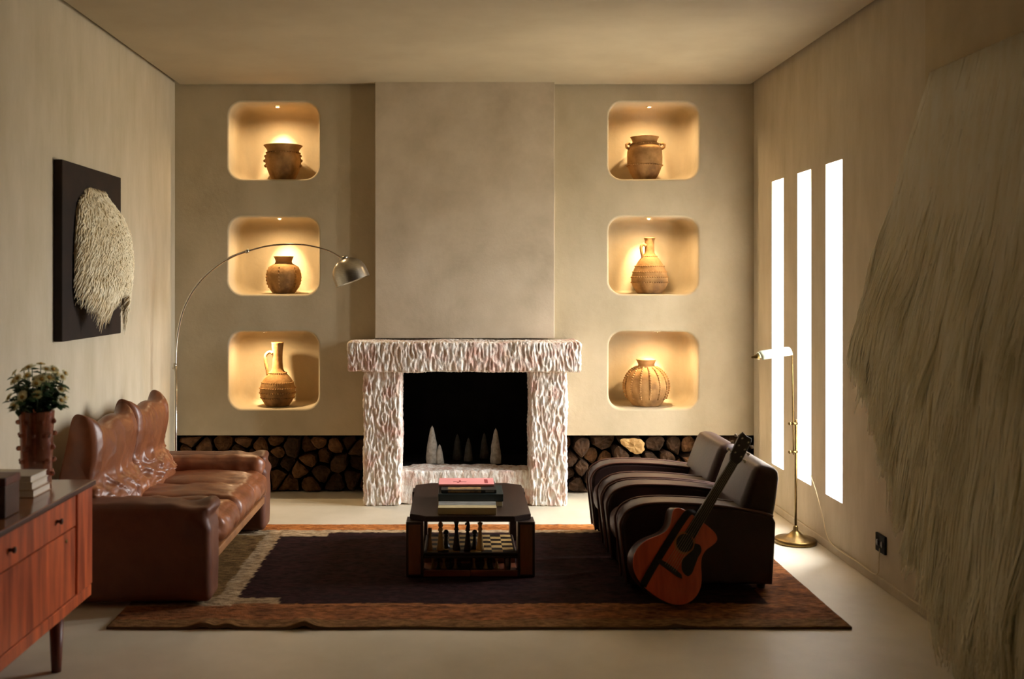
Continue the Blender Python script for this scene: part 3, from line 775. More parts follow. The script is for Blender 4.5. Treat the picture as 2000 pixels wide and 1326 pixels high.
# flowers
rr = random.Random(21)
heads = []
tries = 0
while len(heads) < 46 and tries < 4000:
    tries += 1
    th = rr.uniform(0, 2 * PI); rad = math.sqrt(rr.random())
    px = 0.125 * rad * math.cos(th); py = 0.115 * rad * math.sin(th)
    top = 0.215 * math.sqrt(max(0, 1 - (rad * 0.86) ** 2))
    pz = 0.318 + top * rr.uniform(0.45, 1.0) if rad < 0.75 else 0.318 + 0.03 + 0.13 * rr.random()
    q = Vector((px, py, pz))
    if all((q - h).length > 0.030 for h in heads): heads.append(q)
base = Vector((vx, vy, vz))
for i, h in enumerate(heads):
    foot = base + Vector((h.x * 0.28, h.y * 0.28, 0.015 + 0.002 * (i % 7)))
    mouth = base + Vector((h.x * 0.42, h.y * 0.42, 0.305))
    tip = base + h
    fl = thing('chrysanthemum', tuple(foot), 'small cream daisy-like chrysanthemum in the bouquet in the brown vase', 'flower', 'chrysanthemums in the vase')
    path = spline([foot, (foot + mouth) / 2 + Vector((rr.uniform(-1, 1), rr.uniform(-1, 1), 0)) * 0.004, mouth, (mouth + tip) / 2 + Vector((h.x, h.y, 0)) * 0.10, tip], 4)
    MB().tube(path, 0.0020, 5).build('stem', M['stem'], fl)
    out = Vector((h.x * 1.5, h.y * 1.5, 0.11)).normalized() + Vector((0.0, -0.35, 0)); out.normalize()
    mt = Matrix.Translation(tip) @ out.to_track_quat('Z', 'Y').to_matrix().to_4x4()
    hd = MB(); R_ = rr.uniform(0.021, 0.0265)
    for ring, (cnt, ra, lift) in enumerate(((15, R_, 0.003), (12, R_ * 0.78, 0.006))):
        for k in range(cnt):
            a = 2 * PI * (k + 0.5 * ring) / cnt + rr.uniform(-0.08, 0.08); w = 0.19 if ring == 0 else 0.22
            ca, sa = math.cos(a), math.sin(a)
            def pt(r, da, z): return mt @ Vector((r * math.cos(a + da), r * math.sin(a + da), z))
            vs = [pt(0.003, -0.4, 0), pt(0.003, 0.4, 0), pt(ra * 0.6, w, lift), pt(ra * 0.6, -w, lift), pt(ra * 0.6, 0, lift * 0.6), pt(ra * 0.95, w * 0.5, lift * 1.3), pt(ra * 0.95, -w * 0.5, lift * 1.3), pt(ra, 0, lift * 1.2)]
            hd.add(vs, [(0, 1, 2, 4), (0, 4, 3), (4, 2, 5, 7), (3, 4, 7, 6)], 0, True)
    ho = hd.build('flower_head', M['petal'], fl)
    eye = MB().lathe([(R_ * 0.40, 0.002), (R_ * 0.36, 0.006), (R_ * 0.2, 0.009), (0.0, 0.0095)], n=10, mtx=mt); eye.build('flower_eye', M['bud'], ho)
    lv = MB()
    for k in range(9):
        t_ = rr.uniform(0.5, 0.97); pi = path[int(t_ * (len(path) - 1))]
        if pi.z < base.z + 0.325: pi = path[-3] if rr.random() < 0.6 else path[-5]
        a = rr.uniform(0, 2 * PI); dr = Vector((math.cos(a), math.sin(a), rr.uniform(-0.5, 0.5))).normalized()
        sd = dr.cross(Vector((0, 0, 1))).normalized(); ln = rr.uniform(0.035, 0.06); wd = ln * 0.3
        up = dr.cross(sd) * -0.15 * ln
        vs = [pi, pi + dr * ln * 0.35 + sd * wd, pi + dr * ln * 0.7 + sd * wd * 0.8 , pi + dr * ln - up, pi + dr * ln * 0.7 - sd * wd * 0.8, pi + dr * ln * 0.35 - sd * wd, pi + dr * ln * 0.5 + up]
        lv.add(vs, [(0, 1, 6), (1, 2, 6), (2, 3, 6), (3, 4, 6), (4, 5, 6), (5, 0, 6)], 0, True)
    lv.build('leaves', M['leaf'], fl)

# books
def book(x0, x1, y0, y1, z0, z1, cover, label, group=None, rot=0.0, spine='front', top=None, pages=True):
    c = Vector(((x0 + x1) / 2, (y0 + y1) / 2, 0)); mt = Matrix.Translation(c) @ Matrix.Rotation(rot, 4, 'Z') @ Matrix.Translation(-c)
    t = thing('book', (c.x, c.y, z0), label, 'book', group)
    ct = min(0.0025, (z1 - z0) * 0.12); mb = MB()
    mb.box(x0, x1, y0, y1, z0, z0 + ct, 0.0008, 1, mtx=mt); mb.box(x0, x1, y0, y1, z1 - ct, z1, 0.0008, 1, mtx=mt)
    if spine == 'front': mb.box(x0, x1, y0, y0 + ct, z0, z1, 0.0008, 1, mtx=mt)
    else: mb.box(x0, x0 + ct, y0, y1, z0, z1, 0.0008, 1, mtx=mt)
    mb.build('cover', cover, t)
    i = 0.004
    MB().box(x0 + i, x1 - i, y0 + i, y1 - i, z0 + ct, z1 - ct, mtx=mt).build('page_block', M['page'], t)
    if top is not None:
        for (a0, a1, b0, b1, m_, nm) in top:
            if nm == 'spine_print': MB().box(x0 + (x1 - x0) * a0, x0 + (x1 - x0) * a1, y0 - 0.0008, y0 + 0.001, z0 + (z1 - z0) * b0, z0 + (z1 - z0) * b1, mtx=mt).build(nm, m_, t)
            else: MB().box(x0 + (x1 - x0) * a0, x0 + (x1 - x0) * a1, y0 + (y1 - y0) * b0, y0 + (y1 - y0) * b1, z1 - 0.001, z1 + 0.0008, mtx=mt).build(nm, m_, t)
    return t
zz = BZ1 + 0.0008
g = 'books on the sideboard'
book(-1.955, -1.703, Y(4.02), Y(4.19), zz, zz + 0.029, M['cover_tan'], 'pale book with tan covers at the bottom of the sideboard stack', g, 0.0, 'left')
book(-1.958, -1.712, Y(4.025), Y(4.185), zz + 0.0295, zz + 0.058, M['cover_white'], 'white book in the middle of the sideboard stack', g, 0.012, 'left')
book(-1.955, -1.716, Y(4.027), Y(4.183), zz + 0.0585, zz + 0.085, M['cover_white'], 'white book on top of the sideboard stack, in front of the vase', g, -0.008, 'left')
bx = thing('wooden_box', (-1.73, Y(3.72), zz), 'dark brown wooden box on the sideboard, half cut off', 'box')
MB().box(-1.80, -1.656, Y(3.66), Y(3.78), zz, zz + 0.118, 0.004, 2).build('box_body', M['wood_edge'], bx)
MB().box(-1.803, -1.653, Y(3.657), Y(3.783), zz + 0.1185, zz + 0.15, 0.005, 2).build('lid', M['wood_leg'], bx)

# ------------------------------------------------------------------ coffee table
TX0, TX1, TD0, TD1, TZ = -0.268, 0.428, 5.365, 6.265, 0.343
ct = thing('coffee_table', ((TX0 + TX1) / 2, Y((TD0 + TD1) / 2), 0.016), 'dark walnut coffee table with clipped corners and open chess shelf', 'table')
c = 0.112
mb = MB(); bm = bmesh.new()
oc = [(TX0 + c, TD0), (TX1 - c, TD0), (TX1 - 0.018, TD0 + c * 0.55), (TX1 - 0.018, TD1 - c * 0.55), (TX1 - c, TD1), (TX0 + c, TD1), (TX0 + 0.018, TD1 - c * 0.55), (TX0 + 0.018, TD0 + c * 0.55)]
vs = [bm.verts.new((x, Y(d), TZ - 0.030)) for x, d in oc]; vt = [bm.verts.new((x, Y(d), TZ)) for x, d in oc]
bm.faces.new(vs[::-1]); bm.faces.new(vt)
for i in range(8): bm.faces.new((vs[i], vs[(i + 1) % 8], vt[(i + 1) % 8], vt[i]))
bmesh.ops.bevel(bm, geom=bm.edges[:], offset=0.003, segments=2, affect='EDGES'); mb.bm(bm, 0, False); bm.free()
mb.build('top', M['table_wood'], ct)
pw = 0.094
for sx in (0, 1):
    for sd in (0, 1):
        x0 = TX0 if sx == 0 else TX1 - pw; d0 = TD0 if sd == 0 else TD1 - 0.13
        lg = MB().box(x0, x0 + pw, Y(d0), Y(d0 + 0.13), 0.0165, TZ - 0.0305, 0.005, 2).build('leg', M['table_wood'], ct)
        fy = Y(d0) if sd == 0 else Y(d0 + 0.13)
        MB().box(x0 + 0.014, x0 + pw - 0.014, fy - 0.003, fy + 0.003, 0.03, TZ - 0.045, 0.002, 1).build('lit_leg_face', M['table_panel'], lg)  # lighter panel colours in the light a chamfered leg face would catch
SHZ = 0.125
MB().box(TX0 + pw, TX1 - pw, Y(TD0 + 0.02), Y(TD0 + 0.47), SHZ - 0.014, SHZ, 0.002, 1).build('shelf', M['table_wood'], ct)
MB().box(TX0 + pw, TX1 - pw, Y(TD0 + 0.02), Y(TD1 - 0.05), 0.018, 0.032, 0.002, 1).build('bottom_board', M['plinth'], ct)
for a, b in ((TX0 + pw, 0.079), (0.083, TX1 - pw)):
    MB().box(a, b, Y(TD0 + 0.004), Y(TD0 + 0.019), 0.017, 0.05, 0.002, 1).build('plinth', M['plinth'], ct)
MB().box(TX0 + pw, TX1 - pw, Y(TD0 + 0.22), Y(TD0 + 0.232), 0.033, SHZ - 0.0145).build('back_panel', M['table_panel'], ct)
# chess board
cb = thing('chess_board', (0.08, Y(5.61), SHZ + 0.001), 'chess board with tan and dark squares on the open shelf of the coffee table', 'board')
bx0, bx1, bd0, bd1 = -0.168, 0.328, 5.40, 5.80
MB().box(bx0, bx1, Y(bd0), Y(bd1), SHZ + 0.0005, SHZ + 0.012, 0.0015, 1).build('frame', M['chess_dark'], cb)
mb = MB()
for i in range(8):
    for j in range(8):
        a0 = bx0 + 0.012 + (bx1 - bx0 - 0.024) * i / 8; a1 = bx0 + 0.012 + (bx1 - bx0 - 0.024) * (i + 1) / 8
        e0 = bd0 + 0.012 + (bd1 - bd0 - 0.024) * j / 8; e1 = bd0 + 0.012 + (bd1 - bd0 - 0.024) * (j + 1) / 8
        mb.add([(a0, Y(e0), SHZ + 0.0127), (a1, Y(e0), SHZ + 0.0127), (a1, Y(e1), SHZ + 0.0127), (a0, Y(e1), SHZ + 0.0127)], [(0, 1, 2, 3)], (i + j) % 2, False)
mb.build('squares', [M['chess_light'], M['chess_dark']], cb)
CZ = SHZ + 0.0132
def piece(x, d, kind, light, label, h, z0=CZ, group='chess pieces on the coffee table shelf'):
    mt_ = M['chess_light'] if light else M['chess_dark']; y = Y(d)
    t = thing('chess_' + kind, (x, y, z0), label, 'chess piece', group)
    s = h / 0.16
    if kind == 'pawn': prof = [(0.019, 0), (0.019, 0.006), (0.014, 0.012), (0.010, 0.03), (0.0075, 0.05), (0.012, 0.056), (0.006, 0.060)]; s = h / 0.083
    else: prof = [(0.021, 0), (0.022, 0.008), (0.019, 0.014), (0.020, 0.020), (0.0165, 0.03), (0.0145, 0.055), (0.0105, 0.085), (0.009, 0.102), (0.015, 0.107), (0.010, 0.112), (0.013, 0.116), (0.009, 0.120)]
    MB().lathe([(r * s, zz_ * s) for r, zz_ in prof], x, y, z0, n=20).build('base', mt_, t)
    hd = MB()
    if kind == 'pawn': hd.ball((x, y, z0 + 0.071 * s), 0.0125 * s, 12)
    elif kind == 'bishop': hd.lathe([(0.007 * s, 0.118 * s), (0.0135 * s, 0.13 * s), (0.011 * s, 0.145 * s), (0.004 * s, 0.153 * s), (0.0045 * s, 0.158 * s), (0, 0.161 * s)], x, y, z0, n=16)
    elif kind == 'queen': hd.lathe([(0.008 * s, 0.118 * s), (0.010 * s, 0.135 * s), (0.0165 * s, 0.152 * s), (0.012 * s, 0.153 * s), (0.004 * s, 0.160 * s), (0, 0.161 * s)], x, y, z0, n=16)
    elif kind == 'king':
        hd.lathe([(0.008 * s, 0.118 * s), (0.010 * s, 0.13 * s), (0.015 * s, 0.143 * s), (0.005 * s, 0.147 * s), (0, 0.148 * s)], x, y, z0, n=16)
        hd.box(x - 0.002 * s, x + 0.002 * s, y - 0.002 * s, y + 0.002 * s, z0 + 0.146 * s, z0 + 0.162 * s); hd.box(x - 0.006 * s, x + 0.006 * s, y - 0.002 * s, y + 0.002 * s, z0 + 0.152 * s, z0 + 0.156 * s)
    elif kind == 'knight':
        pr = [(-0.010, 0.118), (0.012, 0.118), (0.013, 0.135), (0.009, 0.152), (0.002, 0.161), (-0.002, 0.156), (-0.014, 0.145), (-0.016, 0.137), (-0.010, 0.136), (-0.004, 0.139), (-0.009, 0.128)]
        hd.prism([(x + a * s, z0 + b * s) for a, b in pr], y - 0.008 * s, y + 0.008 * s, 0.002, 2)
    elif kind == 'rook':
        hd.lathe([(0.009 * s, 0.118 * s), (0.014 * s, 0.124 * s), (0.015 * s, 0.15 * s), (0.010 * s, 0.15 * s), (0.010 * s, 0.142 * s), (0, 0.142 * s)], x, y, z0, n=16)
    hd.build('head', mt_, t)
piece(-0.142, 5.46, 'rook', True, 'pale chess rook half hidden behind the table leg nearest the sofa', 0.125)
piece(-0.083, 5.45, 'bishop', True, 'tall pale chess bishop beside the pale rook on the table shelf', 0.165)
piece(-0.053, 5.50, 'pawn', False, 'short dark chess pawn between the pale bishop and the dark queen', 0.10)
piece(0.004, 5.46, 'queen', False, 'tall dark chess queen in the middle of the row on the shelf', 0.165)
piece(0.066, 5.46, 'knight', False, 'dark chess knight with a carved head on the table shelf', 0.160)
piece(0.105, 5.50, 'pawn', False, 'short dark chess pawn between the knight and the pale king', 0.10)
piece(0.134, 5.46, 'king', True, 'tall pale chess king closest to the bare squares of the board', 0.165)
LZ = 0.0325
k = 0
for x, light in ((-0.125, True), (-0.095, False), (-0.065, True), (-0.03, False), (0.0, True), (0.10, True), (0.135, False), (0.165, True), (0.195, False), (0.225, True)):
    piece(x, 5.47, 'pawn', light, ('pale' if light else 'dark') + ' chess pawn stored in the low compartment under the chess shelf', 0.062, LZ, 'spare pawns under the chess shelf'); k += 1
# low things in the compartment: a small box and a silver cup
tb = thing('trinket_box', (0.055, Y(5.44), LZ), 'small dark box among the pawns in the low compartment', 'box')
MB().box(0.03, 0.078, Y(5.42), Y(5.46), LZ, LZ + 0.042, 0.002, 1).build('box_body', M['table_wood'], tb)
MB().box(0.029, 0.079, Y(5.419), Y(5.461), LZ + 0.0425, LZ + 0.054, 0.002, 1).build('lid', M['table_panel'], tb)
cu = MB().lathe(shell(smoothprof([(0.012, 0), (0.017, 0.004), (0.019, 0.03), (0.018, 0.06), (0.02, 0.072)], 3), 0.002), 0.283, Y(5.44), LZ, n=24)
tag(cu.build('silver_cup', M['steel']), 'small shiny silver cup in the low compartment of the coffee table', 'cup')

# books on the table
zt = TZ + 0.0008; g = 'books on the coffee table'
book(-0.095, 0.222, Y(5.398), Y(5.552), zt, zt + 0.038, M['cover_sand'], 'sand-coloured book with a grey picture on its cover, nearest the table front', g, -0.01, 'front', [(0.0, 1.0, 0.42, 1.0, M['cover_grey'], 'cover_picture')])
z1 = zt
book(-0.10, 0.262, Y(5.60), Y(5.86), z1, z1 + 0.028, M['cover_sand'], 'pale book at the bottom of the stack under the dark green one', g, 0.0); z1 += 0.0285
book(-0.098, 0.268, Y(5.60), Y(5.86), z1, z1 + 0.040, M['cover_teal'], 'thick dark green book, largest in the coffee table stack', g, 0.0); z1 += 0.0405
book(-0.082, 0.230, Y(5.625), Y(5.87), z1, z1 + 0.019, M['cover_black'], 'black book with an ochre picture strip under the pink book', g, 0.006, 'front', [(0.12, 0.72, 0.2, 0.8, M['cover_gold'], 'spine_print'), (0.8, 0.96, 0.25, 0.8, M['cover_grey'], 'spine_print'), (0.12, 0.72, 0.05, 0.30, M['cover_gold'], 'cover_picture')]); z1 += 0.0208
PINKP = mat('rose_print', S(170, 70, 72), rough=0.5)
book(-0.098, 0.222, Y(5.72), Y(5.905), z1, z1 + 0.011, M['cover_pink'], 'pink book on top of the coffee table stack', g, 0.0, 'front', [(0.83, 0.89, 0.2, 0.75, PINKP, 'cover_print'), (0.26, 0.50, 0.36, 0.40, PINKP, 'cover_print'), (0.37, 0.40, 0.40, 0.62, PINKP, 'cover_print'), (0.33, 0.37, 0.24, 0.36, PINKP, 'cover_print')])

# ------------------------------------------------------------------ armchairs
def armchair(d0, label):
    """club chair facing -x; d0 = depth of the side nearest the camera"""
    W = 0.635; aw = 0.17; zb = 0.026
    t = thing('leather_armchair', (1.25, Y(d0 + W / 2), 0.02), label, 'armchair', 'dark leather club chairs')
    out = [(0.885, 0.045), (0.868, 0.20), (0.852, 0.34), (0.86, 0.385), (0.885, 0.425), (0.93, 0.452), (0.99, 0.466), (1.08, 0.470), (1.20, 0.467), (1.33, 0.458), (1.46, 0.442), (1.58, 0.420), (1.635, 0.40), (1.652, 0.365), (1.645, 0.20), (1.635, 0.045)]
    for s in (0, 1):
        a = d0 if s == 0 else d0 + W - aw
        arm = MB().prism(out, Y(a), Y(a + aw), 0.022, 4).build('arm', M['club'], t)
        pp = [(x, z) for x, z in out[:-3]]
        for yy in (a + 0.004, a + aw - 0.004):
            path = spline([(x - (0.004 if x < 0.9 else 0), Y(yy), z + (0.0 if z < 0.4 else -0.002)) for x, z in pp], 4)
            MB().tube(path, 0.0065, 7).build('piping', M['piping'], arm)
    # base, seat, backrest
    MB().box(0.90, 1.60, Y(d0 + aw - 0.01), Y(d0 + W - aw + 0.01), 0.05, 0.20, 0.012, 2).build('base', M['club'], t)
    MB().soft((1.165, Y(d0 + W / 2), 0.275), (0.59, W - 2 * aw - 0.004, 0.16), 0.05, (0.014, 0.0, 0.02), n=(22, 16, 12), disp=wrink(0.006, 7)).build('seat_cushion', M['club_seat'], t)
    bo = [(1.42, 0.25), (1.445, 0.36), (1.472, 0.43), (1.522, 0.565), (1.545, 0.622), (1.562, 0.645), (1.592, 0.655), (1.628, 0.652), (1.660, 0.640), (1.680, 0.618), (1.684, 0.58), (1.668, 0.46), (1.65, 0.36), (1.63, 0.2)]
    bk = MB().prism(bo, Y(d0 + 0.03), Y(d0 + W - 0.03), 0.045, 5).build('backrest', M['club'], t)
    for fx in (0.93, 1.59):
        for yy in (d0 + 0.06, d0 + W - 0.06):
            MB().lathe([(0.0, 0), (0.02, 0), (0.024, 0.035), (0.0, 0.035)], fx, Y(yy), 0.0165, n=14).build('foot', M['black'], t)
armchair(5.125, 'dark brown leather armchair nearest the camera, with the guitar against it')
armchair(5.80, 'dark brown leather armchair behind the other one, closer to the fireplace')

# ------------------------------------------------------------------ guitar leaning on the near armchair
GL, GW = 0.84, 0.93
half = [(0.0, 0.0), (0.004, 0.05), (0.018, 0.105), (0.05, 0.155), (0.10, 0.188), (0.15, 0.198), (0.20, 0.192), (0.25, 0.17), (0.30, 0.138), (0.345, 0.118), (0.39, 0.117), (0.43, 0.131), (0.465, 0.141), (0.49, 0.135), (0.508, 0.108), (0.515, 0.06), (0.516, 0.0)]
hs = [(v.x, max(0.0, v.y)) for v in spline([(a * GL, b * GW, 0) for a, b in half], 4)]
outline = [(w, l) for l, w in hs] + [(-w, l) for l, w in hs[-2:0:-1]]
tilt = math.radians(36); lean = math.radians(-14.0)
GM0 = Matrix.Rotation(tilt, 4, 'Y') @ Matrix.Rotation(lean, 4, 'X')      # local: x across, y thickness (front = -y), z along the neck
lowz = min((GM0 @ Vector((w, yy, l))).z for w, l in outline for yy in (0, 0.1))
GM = Matrix.Translation((0.958, Y(4.825), 0.018 - lowz)) @ GM0
gt = thing('acoustic_guitar', tuple(GM @ Vector((0, 0.05, 0))), 'red-brown acoustic guitar with a black pickguard leaning on the armchair', 'guitar')
def gbuild(mb, name, mats, parent):
    mb.v = [GM @ v for v in mb.v]; return mb.build(name, mats, parent)
mb = MB().prism(outline, 0.004, 0.10, 0.006, 2); body = gbuild(mb, 'body', M['guitar_side'], gt)
mb = MB().prism(outline, 0.0, 0.0045, 0.0015, 1); sbd = gbuild(mb, 'soundboard', M['guitar_top'], gt)
def disc(cx, cz, r0, r1, y, n=36):
    mb = MB(); vs = []; fs = []
    for k in range(n):
        a = 2 * PI * k / n
        vs += [(cx + r0 * math.cos(a), y, cz + r0 * math.sin(a)), (cx + r1 * math.cos(a), y, cz + r1 * math.sin(a)), (cx + r1 * math.cos(a), y + 0.002, cz + r1 * math.sin(a))]
    for k in range(n):
        k2 = (k + 1) % n; fs += [(3 * k, 3 * k2, 3 * k2 + 1, 3 * k + 1), (3 * k + 1, 3 * k2 + 1, 3 * k2 + 2, 3 * k + 2)]
    mb.add(vs, fs, 0, False)
    if r0 == 0: pass
    return mb
gbuild(disc(0, 0.296, 0.0, 0.044, -0.0008), 'sound_hole', M['black'], sbd)
gbuild(disc(0, 0.296, 0.044, 0.055, -0.001), 'rosette', M['rosette'], sbd)
pg = [(0.046, 0.385), (0.075, 0.395), (0.098, 0.37), (0.10, 0.33), (0.108, 0.28), (0.115, 0.235), (0.105, 0.205), (0.075, 0.205), (0.052, 0.225), (0.036, 0.265), (0.045, 0.31), (0.055, 0.35)]
pg = [(v.x, v.y) for v in spline([(a * GW, b * GL, 0) for a, b in pg + pg[:1]], 4)][:-1]
gbuild(MB().prism(pg, -0.0022, 0.0002, 0.0, 1, smooth=False), 'pickguard', M['black'], gt)
gbuild(MB().prism([(a * GW, b * GL) for a, b in [(-0.085, 0.172), (-0.07, 0.19), (-0.03, 0.196), (0.03, 0.196), (0.07, 0.19), (0.085, 0.172), (0.06, 0.165), (-0.06, 0.165)]], -0.009, 0.0, 0.002, 2), 'bridge', M['ebony_board'], gt)
nk = MB(); nk.add([(-0.028, 0.004, 0.375), (0.028, 0.004, 0.375), (0.022, 0.004, 0.778), (-0.022, 0.004, 0.778), (-0.018, 0.026, 0.42), (0.018, 0.026, 0.42), (0.014, 0.024, 0.778), (-0.014, 0.024, 0.778)], [(0, 3, 2, 1), (0, 4, 7, 3), (1, 2, 6, 5), (4, 5, 6, 7), (0, 1, 5, 4), (3, 7, 6, 2)], 0, False)
neck = gbuild(nk, 'neck', M['guitar_side'], gt)
gbuild(MB().prism([(-0.028, 0.340), (0.028, 0.340), (0.022, 0.778), (-0.022, 0.778)], -0.006, 0.004, 0.001, 1, smooth=False), 'fingerboard', M['ebony_board'], neck)
hdm = Matrix.Translation((0, 0.006, 0.775)) @ Matrix.Rotation(math.radians(-12), 4, 'X')
hb = MB().prism([(-0.023, 0.0), (0.023, 0.0), (0.034, 0.03), (0.036, 0.15), (0.028, 0.172), (0.0, 0.165), (-0.028, 0.172), (-0.036, 0.15), (-0.034, 0.03)], -0.007, 0.008, 0.002, 1, mtx=hdm, smooth=False)
head = gbuild(hb, 'headstock', M['ebony_board'], gt)
for k in range(3):
    for sx in (-1, 1):
        q = MB(); zz_ = 0.045 + 0.045 * k
        q.tube([hdm @ Vector((sx * 0.032, 0.002, zz_)), hdm @ Vector((sx * 0.046, 0.002, zz_))], 0.003, 7)
        q.ball(hdm @ Vector((sx * 0.052, 0.002, zz_)), 0.0085, 9, 0, (1, 0.7, 1)); q.tube([hdm @ Vector((sx * 0.018, -0.018, zz_)), hdm @ Vector((sx * 0.018, -0.006, zz_))], 0.0035, 8)
        gbuild(q, 'tuner', M['string'], head)
for k in range(6):
    u = (k - 2.5) / 2.5
    gbuild(MB().tube([(u * 0.030, -0.010, 0.152), (u * 0.018, -0.0085, 0.775)], 0.0007, 5), 'string', M['string'], gt)
# strap: from the heel of the neck over the front edge down to the end pin
sp = spline([(-0.028, 0.012, 0.46), (-0.060, -0.004, 0.435), (-0.070, -0.008, 0.39), (-0.073, -0.007, 0.25), (-0.073, -0.007, 0.12), (-0.070, -0.007, 0.026), (-0.060, 0.004, 0.003), (-0.03, 0.03, -0.008), (0.0, 0.05, -0.010)], 6)
st = MB(); vs = []; fs = []
for p_ in sp:
    for a, b in ((-0.018, 0), (0.018, 0), (0.018, 0.003), (-0.018, 0.003)): vs.append((p_.x + a, p_.y + b, p_.z))
for i in range(len(sp) - 1):
    for k in range(4): fs.append((i * 4 + k, i * 4 + (k + 1) % 4, i * 4 + 4 + (k + 1) % 4, i * 4 + 4 + k))
st.add(vs, fs, 0, False); gbuild(st, 'strap', M['strap'], gt)

# ------------------------------------------------------------------ arc lamp
AD = 6.90
def ap(u, v, d=AD): return Vector(((u - 890) * d / 1944, Y(d), 1.6 + (553 - v) * d / 1944))
al = thing('arc_floor_lamp', (ap(343, 700).x, Y(AD), 0.0), 'steel arc floor lamp with a domed shade, rising behind the sofa', 'lamp')
bxx = ap(343, 700).x
MB().lathe([(0.0, 0.0), (0.135, 0.0), (0.14, 0.01), (0.14, 0.05), (0.13, 0.06), (0.0, 0.06)], bxx, Y(AD), 0.001, n=40).build('base', M['marble'], al)
MB().tube([(bxx, Y(AD), 0.06), ap(343, 714)], 0.0105, 12).build('pole', M['chrome'], al)
arc = spline([ap(343, 716), ap(344, 680), ap(349, 640), ap(361, 598), ap(384, 558), ap(415, 526), ap(450, 503), ap(484, 490)], 6)
MB().tube(arc, 0.0085, 10).build('lower_arm', M['chrome'], al)
arc2 = spline([ap(482, 491), ap(520, 481), ap(560, 477), ap(600, 479), ap(640, 489), ap(664, 502), ap(676, 512)], 6)
MB().tube(arc2, 0.006, 10).build('upper_arm', M['chrome'], al)
for q in (ap(343, 715), ap(483, 490.5)):
    MB().tube([q + Vector((-0.012, 0, -0.006 if q.x > -1.8 else -0.02)), q + Vector((0.012, 0, 0.006)) if q.x > -1.8 else q + Vector((-0.012 + 0.012, 0, 0.02))], 0.012, 12).build('collar', M['steel'], al)
shc = ap(684, 536); tl = Matrix.Translation(shc) @ Matrix.Rotation(math.radians(-21), 4, 'Y')
dome = [(0.122 * math.cos(a), 0.122 * math.sin(a) * 0.98) for a in [PI / 2 * k / 16 for k in range(17)]]
ins = [(0.119 * math.cos(a), 0.119 * math.sin(a) * 0.97) for a in [PI / 2 * k / 16 for k in range(16, -1, -1)]]
dp = [(0.124, -0.052), (0.1235, -0.025)] + dome + ins + [(0.1205, -0.025), (0.121, -0.052), (0.124, -0.052)]
sh = MB().lathe(dp, n=56, cap=False, mtx=tl).build('lamp_shade', M['steel'], al)
MB().lathe([(0.03, 0.112), (0.034, 0.118), (0.03, 0.13), (0.012, 0.136), (0.0, 0.137)], n=24, mtx=tl).build('cap', M['steel'], sh)
MB().ball(tuple(shc + Vector((0.0, 0, 0.01))), 0.035, 14).build('bulb', M['frame_white'], al)

# ------------------------------------------------------------------ brass reading lamp
bx_, bd_ = 2.095, 6.135
fl = thing('brass_floor_lamp', (bx_, Y(bd_), 0.0), 'slim brass reading lamp with a pale trough shade beside the windows', 'lamp')
MB().lathe([(0.0, 0.001), (0.124, 0.001), (0.126, 0.006), (0.126, 0.022), (0.118, 0.029), (0.075, 0.036), (0.045, 0.05), (0.026, 0.068), (0.016, 0.078), (0.014, 0.10), (0.009, 0.108), (0.0, 0.108)], bx_, Y(bd_), 0.0, n=44).build('base', M['brass'], fl)
MB().tube([(bx_, Y(bd_), 0.10), (bx_ + 0.004, Y(bd_), 0.76)], 0.0075, 10).build('pole', M['brass'], fl)
MB().tube([(bx_ - 0.014, Y(bd_) - 0.004, 0.545), (bx_ - 0.022, Y(bd_) - 0.004, 1.165)], 0.0045, 9).build('upper_rod', M['brass'], fl)
for zz_ in (0.735, 0.56):
    k = MB().tube([(bx_ + 0.012, Y(bd_), zz_), (bx_ - 0.030, Y(bd_) - 0.004, zz_)], 0.009, 10)
    k.ball((bx_ - 0.037, Y(bd_) - 0.004, zz_), 0.011, 10); k.build('clamp', M['brass'], fl)
pv = Vector((bx_ - 0.022, Y(bd_) - 0.004, 1.165))
MB().tube([pv, pv + Vector((-0.03, 0, 0.004)), pv + Vector((-0.06, 0, 0.0))], 0.006, 9).build('shade_arm', M['brass'], fl)
# trough shade: half cylinder opening down, axis along -x, slightly dipping
shm = Matrix.Translation(pv + Vector((-0.11, 0, -0.012))) @ Matrix.Rotation(math.radians(-9), 4, 'Y')
vs = []; fs = []; nL, nA = 12, 14
for t_, off in ((0.060, 0.0), (0.057, 0.0)):
    for i in range(nL + 1):
        u = i / nL; xx = -0.095 + 0.19 * u; rr_ = t_ * (1.0 if 0.08 < u < 0.92 else 0.92)
        for k in range(nA + 1):
            a = math.radians(-8) + math.radians(196) * k / nA
            vs.append(shm @ Vector((xx, rr_ * math.cos(a), rr_ * math.sin(a) * 0.72)))
W_ = nA + 1; O = (nL + 1) * W_
for i in range(nL):
    for k in range(nA):
        fs.append((i * W_ + k, i * W_ + k + 1, (i + 1) * W_ + k + 1, (i + 1) * W_ + k)); fs.append((O + i * W_ + k, O + (i + 1) * W_ + k, O + (i + 1) * W_ + k + 1, O + i * W_ + k + 1))
for k in range(nA):
    fs.append((k, O + k, O + k + 1, k + 1)); i = nL * W_; fs.append((i + k, i + k + 1, O + i + k + 1, O + i + k))
for i in range(nL):
    for k in (0, nA): fs.append((i * W_ + k, (i + 1) * W_ + k, O + (i + 1) * W_ + k, O + i * W_ + k))
sm = MB(); sm.add(vs, fs, 0, True); shd = sm.build('lamp_shade', M['shade_glass'], fl); shd['label'] = 'pale trough-shaped shade'
MB().lathe([(0.0, 0.0), (0.022, 0.0), (0.012, 0.02), (0.006, 0.045), (0.0, 0.046)], n=16, mtx=shm @ Matrix.Translation((-0.096, 0, 0.012)) @ Matrix.Rotation(-PI / 2, 4, 'Y')).build('finial', M['brass'], shd)
